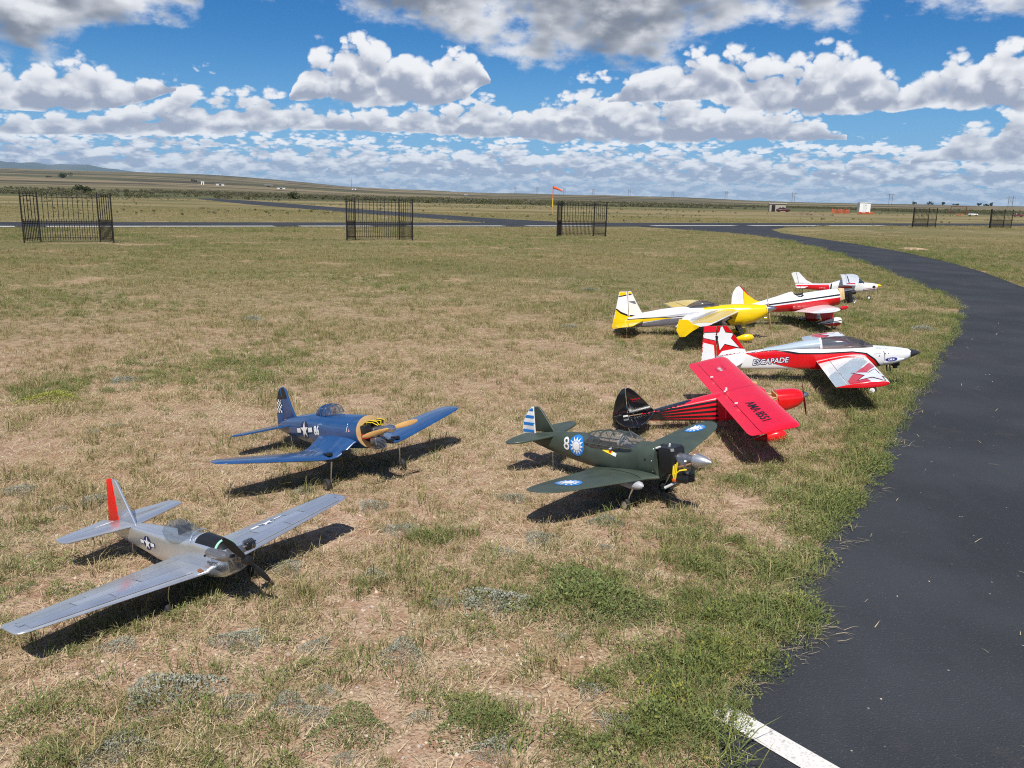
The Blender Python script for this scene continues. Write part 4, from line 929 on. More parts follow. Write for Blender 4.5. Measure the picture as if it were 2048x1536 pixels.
# ------------------------------------------------------------------ red high-wing sport plane
def red_highwing():
    p = Plane('red_high_wing_plane', 'red high-wing model airplane with a black rounded tail and black lettering on its wing', 1.847, 5.916, -.28, 10.74, 2.09)
    RED = M('scarlet_film', (.78, .010, .030), .28, coat=.3, var=.04, scale=7, bump=.10); BK = M('black_film', (.010, .010, .012), .18, coat=.5); CR = M('cowl_red', (.74, .008, .010), .2, coat=.6)
    fu = p.add('fuselage', fuselage([(-.86, .236, .288, .022, 5), (-.77, .222, .300, .030, 5), (-.55, .188, .322, .052, 5), (-.36, .158, .340, .070, 5), (-.28, .150, .344, .074, 5), (-.05, .135, .346, .076, 5), (.02, .135, .335, .076, 5), (.06, .138, .250, .076, 4.5), (.125, .142, .245, .074, 4)], 3, 36), RED)
    # sunburst: black tail blending into red stripes
    blk = [[(-.88, .225), (-.88, .30), (-.77, .305), (-.74, .302), (-.70, .20)][::-1]]
    for k in range(5):
        z0 = .226 + .0165 * k; z1 = .168 + .036 * k; blk.append([(-.74, z0 - .006), (-.33, z1 - .008), (-.33, z1 + .007), (-.74, z0 + .0085)])
    p.decal('black_sunburst', fu, blk, (0, -.4, 0), (1, 0, 0), (0, 0, 1), BK, .0012, .04)
    p.decal('black_sunburst', fu, [[(-.88, -.05), (-.60, -.06), (-.50, -.01), (-.50, .01), (-.60, .06), (-.88, .05)]], (0, 0, .8), (1, 0, 0), (0, 1, 0), BK, .0012, .04)
    st = [(0., -.008, .322, .350, .13), (.10, -.008, .322, .350, .13), (.88, -.008, .322, .350, .13), (.925, -.014, .312, .352, .115), (.95, -.028, .290, .353, .085), (.962, -.045, .258, .354, .05)]
    W_ = p.wings(st, RED, .77, low=.35, inc=-.05)
    p.letters('registration', W_[-1], 'AMA 8551', (-.200, -.352, .8), (0, -1, 0), (1, 0, 0), .058, INKB, 0, .02, 1.28)
    for j in range(3): p.decal('wing_logo_print', W_[1], scribble(.15 - .02 * j, .018, 9, 20 + j, .1), (-.125 - .030 * j, .66 - .02 * j, .8), (0, -1, 0), (1, 0, 0), M('faded_maroon', (.22, .03, .03), .4) if j != 1 else INKW, .0010)
    p.decal('wing_logo_mark', W_[1], [star_pts(.022), rect_pts(-.05, -.012, -.015, .012), rect_pts(.018, -.008, .05, .008)], (-.15, .56, .8), (0, -1, 0), (1, 0, 0), M('logo_grey', (.55, .45, .45), .4), .0015)
    p.decal('centre_joint', W_[-1], [rect_pts(-.30, -.003, .0, .0)], (-.01, 0, .8), (1, 0, 0), (0, 1, 0), M('joint_dark', (.35, .01, .02), .4), .001)
    for (x, y) in ((-.235, .02), (-.245, -.02), (-.262, -.05)): p.add('wing_bolt', lathe([(.001, .008), (.008, .007), (.009, 0)], (x, y, .366), 'z', 12), M('white_plastic', (.7, .7, .68), .4), W_[1])
    for y in (-.37, .36): p.add('control_horn', box((-.262, y, .372), (.022, .006, .010)), M('white_plastic', (.7, .7, .68), .4), W_[-1] if y < 0 else W_[1])
    p.add('dowel_block', box((-.012, .09, .352), (.030, .035, .020)), WOOD, W_[1])
    # cowl, open cabin framing
    p.add('cowl', fuselage([(.105, .142, .300, .078, 3), (.17, .146, .298, .080, 2.6), (.24, .158, .292, .076, 2.4), (.275, .176, .280, .062, 2.2), (.292, .196, .266, .044, 2.)], 3, 32), CR)
    for sd in (-1, 1): p.add('cabin_strut', tube([(.12, sd * .05, .25), (.05, sd * .055, .275), (-.0, sd * .06, .335)], .006, 6), WOOD)
    p.add('former', box((.10, 0, .262), (.012, .12, .05)), WOOD); p.add('cabin_floor', box((.055, 0, .248), (.10, .12, .006)), WOOD)
    p.add('propeller_hub', lathe([(.002, .032), (.014, .024), (.021, .010), (.023, -.008)], (.312, 0, .231), 'x', 20), ALU)
    for a in (.12, math.pi + .12): p.add('propeller_blade', blade(.150, .030, .009, a, (.306, 0, .231), .55), M('dark_red_wood', (.13, .008, .015), .25, coat=.5))
    # tail
    fin = p.add('fin', plate([(-.765, .290), (-.84, .395), (-.892, .462), (-.915, .484), (-.935, .496), (-.955, .498), (-.962, .290)], .012, 'y'), BK)
    rdd = p.add('rudder', plate([(-.966, .290), (-.959, .498), (-.985, .488), (-1.018, .452), (-1.045, .400), (-1.065, .335), (-1.078, .290), (-1.074, .262), (-1.052, .238), (-1.01, .228), (-.966, .235)], .011, 'y'), BK)
    p.decal('fin_print', fin, scribble(.085, .020, 8, 31, .35), (-.930, -.3, .398), (1, 0, 0), (0, 0, 1), RED, .0010); p.decal('fin_print', fin, scribble(.050, .005, 8, 32), (-.925, -.3, .386), (1, 0, 0), (0, 0, 1), RED, .0010)
    p.decal('rudder_print', rdd, scribble(.070, .010, 7, 33, .1), (-1.045, -.3, .318), (1, 0, 0), (0, 0, 1), M('dull_red_ink', (.30, .02, .03), .4), .0010)
    for sd, nm in ((-1, 'right_stabilizer'), (1, 'left_stabilizer')):
        o = p.add(nm, plate([(x, y * sd) for x, y in [(-.772, .02), (-.815, .12), (-.862, .215), (-.905, .268), (-.945, .288), (-.955, .288), (-.952, .02)]], .011, 'z', .286), BK)
        p.add('elevator', plate([(x, y * sd) for x, y in [(-.957, .03), (-.960, .287), (-.99, .268), (-1.025, .205), (-1.052, .12), (-1.058, .03)]], .010, 'z', .286), BK, o)
        p.add('flying_wire', tube([(-.95, sd * .02, .40), (-.925, sd * .245, .290)], .0012, 5), ALU, o); p.add('flying_wire', tube([(-.945, sd * .24, .282), (-.90, sd * .02, .235)], .0012, 5), ALU, o)
        p.add('edge_trim', tube([(-.772, sd * .02, .292), (-.815, sd * .12, .292), (-.862, sd * .215, .292), (-.905, sd * .268, .292)], .0016, 5), ALU, o)
    p.add('elevator_horn', box((-.985, -.04, .300), (.035, .006, .012)), M('white_plastic', (.7, .7, .68), .4)); p.add('fin_bolt', lathe([(.001, .008), (.007, .005), (.007, 0)], (-.772, -.01, .302), 'z', 10), ALU)
    for sd in (-1, 1):
        p.add('gear_leg', loft([[(x, sd * y, z), (x + w, sd * y, z), (x + w, sd * y, z - .006), (x, sd * y, z - .006)] for x, y, z, w in ((.0, .05, .150, .05), (.0, .12, .118, .042), (-.005, .20, .072, .032), (-.008, .236, .052, .026))]), CR)
        p.add('wheel_pant', loft([fring(x, zb, zt, w, 2.2, 20, sd * .256) for x, zb, zt, w in ((.088, .040, .056, .006), (.074, .020, .080, .026), (.040, .012, .094, .034), (.0, .012, .092, .034), (-.05, .020, .078, .028), (-.10, .034, .066, .018), (-.15, .048, .058, .005))]), CR)
        p.wheel((.012, sd * .256, .030), .030, .022)
    p.wheel((-.90, 0, .18), .016, .012); p.add('tail_gear_leg', tube([(-.86, 0, .24), (-.90, 0, .18)], .0025), ALU)
red_highwing()

# ------------------------------------------------------------------ red, white and silver sport plane
def star_plane():
    p = Plane('star_sport_plane', 'red and white low-wing model airplane with a large white star on its tail', 3.238, 7.546, -11.78, 8.92, 1.24)
    RED = M('flash_red', (.66, .006, .012), .2, coat=.5, var=.05); SIL = M('pale_silver_film', (.40, .48, .54), .30, .0, var=.05, coat=.3); BK = INKB
    fu = p.add('fuselage', fuselage([(-1.30, .300, .395, .012, 5), (-1.15, .285, .418, .035, 4.5), (-1.02, .272, .430, .050, 4.5), (-.75, .245, .442, .072, 4), (-.45, .212, .432, .086, 3.6), (-.30, .200, .415, .090, 3.4), (-.05, .190, .390, .090, 3.2), (.10, .186, .378, .088, 3.), (.20, .192, .362, .085, 2.8), (.30, .208, .342, .076, 2.6), (.365, .226, .326, .060, 2.3), (.392, .240, .318, .048, 2.)], 3, 40), WHITE)
    p.add('turtledeck', fuselage([(-.86, .40, .447, .045, 2.), (-.70, .40, .462, .060, 2.), (-.50, .39, .485, .074, 2.), (-.36, .38, .494, .080, 2.), (-.355, .38, .494, .080, 2.)], 3, 28), SIL)
    cr = [fring(x, .36, zt, w, 2., 28) for x, zt, w in ((-.354, .494, .080), (-.28, .498, .083), (-.18, .494, .083), (-.08, .476, .079), (.0, .442, .070), (.06, .405, .056), (.085, .388, .045))]
    can = p.add('canopy', loft(cr), SMOKE, label='smoked transparent canopy')
    p.add('canopy_frame', loft([fring(x, .358, zt, w, 2., 28) for x, zt, w in ((-.372, .4955, .0815), (-.352, .4985, .0835))]), WHITE, can)
    p.add('cockpit_floor', box((-.15, 0, .395), (.36, .12, .01)), M('cockpit_tan', (.40, .32, .28), .6)); p.add('instrument_panel', box((.0, 0, .408), (.02, .10, .05)), BLACK)
    U, V = (1, 0, 0), (0, 0, 1); o_ = (0, -.5, 0)
    p.decal('black_flash', fu, [[(-1.03, .432), (-.80, .455), (-.55, .390), (-.36, .372), (-.10, .362), (.02, .336), (.09, .275), (.150, .180), (-.1, .15), (-.45, .17), (-.56, .235), (-.76, .305)][::-1]], o_, U, V, BK, .0010, .06)
    p.decal('red_flash', fu, [[(-1.03, .425), (-.83, .448), (-.58, .378), (-.36, .360), (-.10, .350), (.01, .325), (.075, .268), (.128, .180), (-.1, .15), (-.45, .17), (-.56, .235), (-.76, .300)][::-1]], o_, U, V, RED, .0018, .06)
    p.decal('silver_panel', fu, [[(.10, .36), (.16, .352), (.33, .325), (.30, .36), (.10, .40)]], o_, U, V, SIL, .0010)
    for k in range(8): p.letters('name_outline', fu, 'ESCAPADE', (-.969 + .0055 * math.cos(k * .785), -.5, .312 + .0055 * math.sin(k * .785)), U, V, .049, NAVY, .25, .012, .98, .0024 + .0001 * k)
    p.letters('name', fu, 'ESCAPADE', (-.969, -.5, .312), U, V, .049, INKW, .25, .012, .98, .0042)
    ch = {sd: p.add('cheek_fairing', loft([fring(x, zb, zt, w, 2., 20, sd * .055) for x, zb, zt, w in ((.16, .205, .275, .03), (.22, .208, .278, .034), (.28, .218, .272, .030), (.335, .235, .258, .012))]), WHITE) for sd in (-1, 1)}
    ov = [(.038 * math.cos(a) * (1.35 if abs(math.cos(a)) > .5 else 1.2), .017 * math.sin(a)) for a in np.linspace(0, 2 * math.pi, 28, endpoint=False)]
    p.decal('engine_logo_badge', [fu, ch[-1]], [ov], (.225, -.5, .256), U, V, M('logo_blue', (.02, .025, .22), .3), .0014); p.letters('engine_logo', [fu, ch[-1]], 'DLE', (.225, -.5, .248), U, V, .016, INKW, 0, .03, 1.35, .0022, center=True)
    p.decal('cowl_seam', fu, [rect_pts(.168, .195, .1715, .325), disc_pts(.005, .165, .33, 8), disc_pts(.005, .176, .312, 8), disc_pts(.004, .205, .312, 8), disc_pts(.004, .205, .222, 8), disc_pts(.005, .125, .297, 8)], o_, U, V, BK, .0014)
    p.decal('small_print', fu, scribble(.06, .010, 6, 41), (.085, -.5, .315), U, V, NAVY, .0012); p.decal('small_print', fu, scribble(.10, .010, 12, 42, 0), (-.20, -.5, .372), U, V, M('grey_ink', (.25, .25, .27), .4), .0012)
    p.add('spinner', lathe([(.0006, .090), (.010, .080), (.022, .056), (.033, .026), (.038, .004), (.039, 0), (.035, -.004)], (.395, 0, .279), 'x', 28), M('dark_carbon', (.03, .03, .034), .25, coat=.6))
    p.add('spinner_ring', lathe([(.041, 0), (.041, -.008)], (.395, 0, .279), 'x', 28), ALU)
    en = p.add('engine', join(box((.27, 0, .198), (.07, .06, .04)), lathe([(.02, -.03), (.02, .02)], (.27, 0, .185), 'z', 14)), M('engine_dark', (.05, .05, .055), .5, .5))
    for x in (.195, .222): p.add('exhaust_pipe', tube([(x, -.02, .20), (x, -.025, .135)], .006), BLACK, en)
    st = [(.05, .020, .430, .300, .15), (.12, .012, .425, .300, .15), (1.09, .002, .405, .302, .14), (1.125, -.002, .400, .303, .13), (1.13, -.004, .396, .303, .12)]
    W_ = p.wings(st, WHITE, .76, low=1.0, inc=.0)
    for sd in (-1, 1):
        t = [W_[sd], W_[(sd, 'a')]]
        def pr(poly): 
            q = [(x, y * -sd) for x, y in poly]
            return q if sd < 0 else q[::-1]
        # y is negative outboard on the right wing; drawn seen from above
        p.decal('silver_wedge', t, [pr([(-.06, -.14), (-.40, -.75), (-.40, -1.13), (-.22, -1.13), (-.12, -.62), (-.03, -.40)])], (0, 0, .8), (1, 0, 0), (0, 1, 0), SIL, .0010, .05)
        p.decal('red_arc', t, [pr([(-.015, -.42), (-.10, -.62), (-.235, -.86), (-.33, -1.13), (-.14, -1.13), (-.17, -.95), (-.06, -.70), (-.012, -.60)])], (0, 0, .8), (1, 0, 0), (0, 1, 0), RED, .0018, .05)
        p.decal('red_root_band', t, [pr([(-.41, -.13), (-.41, -.21), (-.18, -.19), (-.03, -.27), (-.03, -.20), (-.17, -.13)])], (0, 0, .8), (1, 0, 0), (0, 1, 0), RED, .0014, .05)
        sp = [(-.085 + (.165 if i % 2 == 0 else .062) * math.cos(1.25 + math.pi * i / 5), -.93 + (.22 if i % 2 == 0 else .082) * math.sin(1.25 + math.pi * i / 5)) for i in range(10)]
        sb = [(-.085 + (.19 if i % 2 == 0 else .078) * math.cos(1.25 + math.pi * i / 5), -.93 + (.25 if i % 2 == 0 else .10) * math.sin(1.25 + math.pi * i / 5)) for i in range(10)]
        p.decal('star_shadow', t, [pr([sb[i], sb[(i + 1) % 10], (-.085, -.93)]) for i in range(10)], (0, 0, .8), (1, 0, 0), (0, 1, 0), M('maroon_ink', (.16, .01, .02), .3), .0026, .05)
        p.decal('wing_star', t, [pr([sp[i], sp[(i + 1) % 10], (-.085, -.93)]) for i in range(10)], (0, 0, .8), (1, 0, 0), (0, 1, 0), M('star_white', (.72, .75, .78), .25), .0036, .05)
        p.add('wing_tip', wing_part([(1.131, -.004, .396, .303, .122), (1.138, -.004, .396, .303, .122), (1.141, -.006, .392, .303, .10)], sd, 0., 1., low=1.), RED, W_[sd])
    # tail
    fin_o = [(-1.010, .425), (-1.085, .560), (-1.160, .680), (-1.172, .694), (-1.262, .703), (-1.288, .415)]
    rud_o = [(-1.267, .703), (-1.372, .712), (-1.382, .700), (-1.440, .375), (-1.428, .305), (-1.30, .300), (-1.293, .415)]
    fin = p.add('fin', plate(fin_o, .014, 'y', inset=.03), RED); rd = p.add('rudder', plate(rud_o, .013, 'y', inset=.03), RED)
    stc = [(-1.219, .715), (-1.190, .634), (-1.118, .618), (-1.146, .575), (-1.078, .480), (-1.206, .528), (-1.256, .470), (-1.262, .560), (-1.42, .612), (-1.42, .652), (-1.246, .640)]
    c0 = (-1.205, .585); sb = [(c0[0] + (x - c0[0]) * 1.10, c0[1] + (z - c0[1]) * 1.12) for x, z in stc]
    for k, (po, mt, lf) in enumerate(((sb, INKB, .0012), (stc, WHITE, .0022))): p.decal('fin_star' if k else 'star_shadow', [fin, rd], [[po[i], po[(i + 1) % 11], c0][::-1] for i in range(11)], o_, U, V, mt, lf, .05)
    p.decal('rudder_white', [fin, rd], [[(-1.45, .30), (-1.31, .30), (-1.305, .525), (-1.42, .565), (-1.46, .5)], [(-1.283, .41), (-1.01, .41), (-1.03, .46), (-1.10, .475), (-1.235, .46)]], o_, U, V, WHITE, .0014, .05)
    for sd, nm in ((-1, 'right_stabilizer'), (1, 'left_stabilizer')):
        o = p.add(nm, plate([(x, y * sd) for x, y in [(-1.05, .03), (-1.12, .20), (-1.17, .36), (-1.20, .385), (-1.25, .39), (-1.25, .03)]], .012, 'z', .345), WHITE); p.add('elevator', plate([(x, y * sd) for x, y in [(-1.254, .04), (-1.254, .388), (-1.36, .375), (-1.37, .10), (-1.34, .05)]], .011, 'z', .345), SIL, o)
        p.add('gear_leg', loft([[(x, sd * y, z), (x + w, sd * y, z), (x + w, sd * y, z - .006), (x, sd * y, z - .006)] for x, y, z, w in ((.01, .05, .195, .06), (.0, .16, .15, .05), (-.005, .27, .075, .032), (-.006, .30, .052, .026))]), ALU)
        p.wheel((.004, sd * .322, .045), .045, .032, WHITE)
    p.wheel((-1.20, 0, .19), .022, .014); p.add('tail_gear_leg', tube([(-1.10, 0, .285), (-1.20, 0, .19)], .003), ALU)
star_plane()

# ------------------------------------------------------------------ yellow aerobatic plane
def yellow_plane():
    p = Plane('yellow_aerobatic_plane', 'yellow and white aerobatic model airplane with a smoked canopy and wooden propeller', 2.783, 10.186, -6.87, 9.17, -.5)
    Y = M('yellow_film', (.86, .58, .005), .2, coat=.5, var=.05); GY = M('grey_film', (.20, .20, .23), .3, .2); BK = INKB
    fu = p.add('fuselage', fuselage([(-1.36, .318, .400, .014, 3.4), (-1.25, .300, .440, .034, 3.2), (-1.14, .285, .466, .048, 3), (-.90, .262, .482, .070, 2.8), (-.70, .240, .482, .085, 2.6), (-.55, .222, .470, .094, 2.5), (-.40, .208, .452, .100, 2.4), (-.20, .190, .442, .104, 2.4), (-.05, .172, .434, .106, 2.3), (.05, .164, .424, .106, 2.3), (.15, .180, .410, .102, 2.3), (.25, .212, .394, .092, 2.2), (.32, .245, .382, .080, 2.1), (.345, .262, .374, .066, 2.)], 3, 40), WHITE)
    U, V = (1, 0, 0), (0, 0, 1); o_ = (0, -.5, 0)
    p.decal('black_pinstripe', fu, [[(-.40, .432), (-.15, .424), (-.07, .400), (-.048, .368), (-.07, .335), (-.16, .312), (-.10, .285), (-.17, .250), (-.10, .15), (.4, .15), (.4, .42), (0, .45), (-.40, .46)][::-1]], o_, U, V, BK, .0010, .05)
    p.decal('yellow_nose', fu, [[(-.36, .442), (-.14, .434), (-.055, .405), (-.034, .368), (-.058, .328), (-.125, .312), (-.07, .285), (-.14, .250), (-.07, .15), (.4, .15), (.4, .42), (0, .46), (-.36, .475)][::-1]], o_, U, V, Y, .0018, .05)
    p.decal('yellow_nose', fu, [[(-.40, -.12), (.4, -.12), (.4, .12), (-.40, .12)]], (0, 0, .9), (1, 0, 0), (0, 1, 0), Y, .0012, .04)
    p.decal('grey_wedge', fu, [[(-1.36, .31), (-1.15, .345), (-.85, .362), (-.55, .352), (-.20, .330), (-.20, .20), (-.60, .20), (-.60, .275), (-1.0, .285), (-1.3, .295)][::-1]], o_, U, V, GY, .0010, .05)
    p.decal('yellow_wedge', fu, [[(-1.35, .335), (-1.12, .358), (-.78, .366), (-.95, .386), (-1.2, .395), (-1.38, .40)][::-1]], o_, U, V, Y, .0016, .05)
    p.decal('pinstripe', fu, [[(-1.38, .405), (-1.1, .395), (-.75, .372), (-.6, .372), (-.6, .380), (-.75, .381), (-1.1, .404), (-1.38, .415)][::-1]], o_, U, V, BK, .0022, .05)
    p.decal('grey_shade', fu, [[(-.95, .398), (-.5, .385), (-.16, .385), (-.20, .402), (-.5, .412)][::-1]], o_, U, V, M('pale_grey_film', (.42, .42, .45), .3), .0012, .05)
    p.add('cowl_seam', loft([fring(x, zb - .002, zt + .002, w + .002, 2.1, 36) for x, zb, zt, w in ((.318, .244, .3825, .0805), (.330, .252, .3785, .074))]), Y)
    for sd in (-1, 1): p.add('cheek_fairing', loft([fring(x, zb, zt, w, 2., 20, sd * .062) for x, zb, zt, w in ((-.06, .20, .385, .046), (.04, .195, .380, .048), (.13, .21, .345, .044), (.20, .25, .310, .024), (.22, .27, .29, .008))]), Y)
    can = p.add('canopy', loft([fring(x, .42, zt, w, 2., 26) for x, zt, w in ((-.60, .478, .035), (-.56, .500, .055), (-.48, .524, .068), (-.40, .526, .070), (-.32, .500, .062), (-.25, .468, .046), (-.21, .450, .03))]), SMOKE, label='smoked transparent canopy')
    p.add('cockpit_floor', box((-.42, 0, .462), (.30, .10, .01)), DARK)
    st = [(.08, .01, .66, .355, .13), (.14, -.010, .64, .356, .13), (1.10, -.385, .42, .396, .11), (1.165, -.42, .40, .397, .10)]
    W_ = p.wings(st, WHITE, .72, low=1.0, inc=.03)
    for sd in (-1, 1):
        t = [W_[sd], W_[(sd, 'a')]]
        def pr(poly):
            q = [(x, y * -sd) for x, y in poly]
            return q if sd < 0 else q[::-1]
        p.decal('yellow_leading_edge', t, [pr([(.05, -.10), (-.17, -.14), (-.37, -.50), (-.62, -.98), (-.85, -1.0), (-.9, -1.18), (-.38, -1.18), (-.30, -1.0)])], (0, 0, .9), (1, 0, 0), (0, 1, 0), Y, .0012, .06)
        p.decal('grey_flash', t, [pr([(-.24, -.14), (-.32, -.14), (-.62, -.80), (-.56, -.86)])], (0, 0, .9), (1, 0, 0), (0, 1, 0), M('pale_grey_film', (.42, .42, .45), .3), .0018, .06)
        if sd > 0: p.decal('yellow_panel', t, [pr([(-.20, -.5), (-.9, -.3), (-.9, -1.2), (-.38, -1.2)])], (0, 0, .9), (1, 0, 0), (0, 1, 0), Y, .0024, .06)
        if sd < 0: p.add('side_force_plate', plate([(-.560, .392), (-.628, .420), (-.672, .474), (-.768, .489), (-.800, .400), (-.811, .375), (-.780, .292), (-.722, .288), (-.640, .340), (-.570, .372)], .010, 'y', sd * 1.170, .04), Y, W_[sd])
    fin = p.add('fin', plate([(-1.140, .455), (-1.200, .610), (-1.243, .738), (-1.252, .745), (-1.290, .748), (-1.310, .395)], .014, 'y', inset=.03), WHITE)
    rd = p.add('rudder', plate([(-1.295, .748), (-1.386, .758), (-1.396, .745), (-1.460, .545), (-1.536, .330), (-1.520, .300), (-1.345, .318), (-1.315, .395)], .013, 'y', inset=.03), WHITE)
    p.decal('fin_tip_yellow', [fin, rd], [[(-1.42, .705), (-1.22, .720), (-1.22, .78), (-1.42, .78)]], o_, U, V, Y, .0012); p.decal('fin_tip_line', [fin, rd], [[(-1.42, .693), (-1.22, .708), (-1.22, .718), (-1.42, .703)]], o_, U, V, BK, .0018)
    p.decal('rudder_yellow', [fin, rd], [[(-1.56, .28), (-1.30, .28), (-1.14, .42), (-1.22, .432), (-1.33, .452), (-1.40, .490), (-1.47, .560), (-1.56, .6)]], o_, U, V, Y, .0012, .05)
    p.decal('rudder_curve', [fin, rd], [[(-1.14, .415), (-1.22, .427), (-1.33, .447), (-1.405, .487), (-1.475, .562), (-1.475, .585), (-1.40, .512), (-1.32, .466), (-1.22, .442), (-1.14, .43)][::-1]], o_, U, V, BK, .0020, .04)
    p.decal('fin_mark', fin, [[(-1.30, .628), (-1.215, .622), (-1.205, .585), (-1.225, .590)][::-1]], o_, U, V, GY, .0016)
    for sd, nm in ((-1, 'right_stabilizer'), (1, 'left_stabilizer')):
        o = p.add(nm, plate([(x, y * sd) for x, y in [(-1.135, .04), (-1.21, .26), (-1.26, .42), (-1.29, .44), (-1.325, .44), (-1.325, .04)]], .013, 'z', .375), Y); p.add('elevator', plate([(x, y * sd) for x, y in [(-1.330, .05), (-1.330, .44), (-1.46, .43), (-1.49, .30), (-1.47, .07)]], .012, 'z', .375), Y, o)
        p.add('gear_leg', loft([[(x, sd * y, z), (x + w, sd * y, z), (x + w, sd * y, z - .007), (x, sd * y, z - .007)] for x, y, z, w in ((-.05, .06, .18, .07), (-.03, .15, .14, .055), (-.005, .25, .075, .036), (.0, .28, .055, .03))]), BLACK)
        p.add('wheel_pant', loft([fring(x, zb, zt, w, 2.2, 20, sd * .300) for x, zb, zt, w in ((.125, .040, .060, .006), (.105, .022, .085, .028), (.06, .014, .100, .036), (.0, .014, .098, .036), (-.06, .024, .080, .026), (-.12, .046, .060, .006))]), Y)
        p.wheel((.0, sd * .300, .034), .034, .026)
    p.add('spinner', lathe([(.001, .110), (.014, .098), (.028, .066), (.039, .028), (.043, 0), (.04, -.005)], (.352, 0, .326), 'x', 28), ALU)
    for a in (.06, math.pi + .06): p.add('propeller_blade', blade(.268, .052, .014, a, (.366, 0, .326), .5), M('maple_propeller', (.62, .38, .17), .35, coat=.4))
    p.add('exhaust_stub', lathe([(.014, 0), (.014, .03)], (.30, -.04, .225), 'x', 12), Y)
    p.wheel((-1.30, 0, .235), .022, .014); p.add('tail_gear_leg', tube([(-1.22, 0, .30), (-1.30, 0, .235)], .003), BLACK)
yellow_plane()

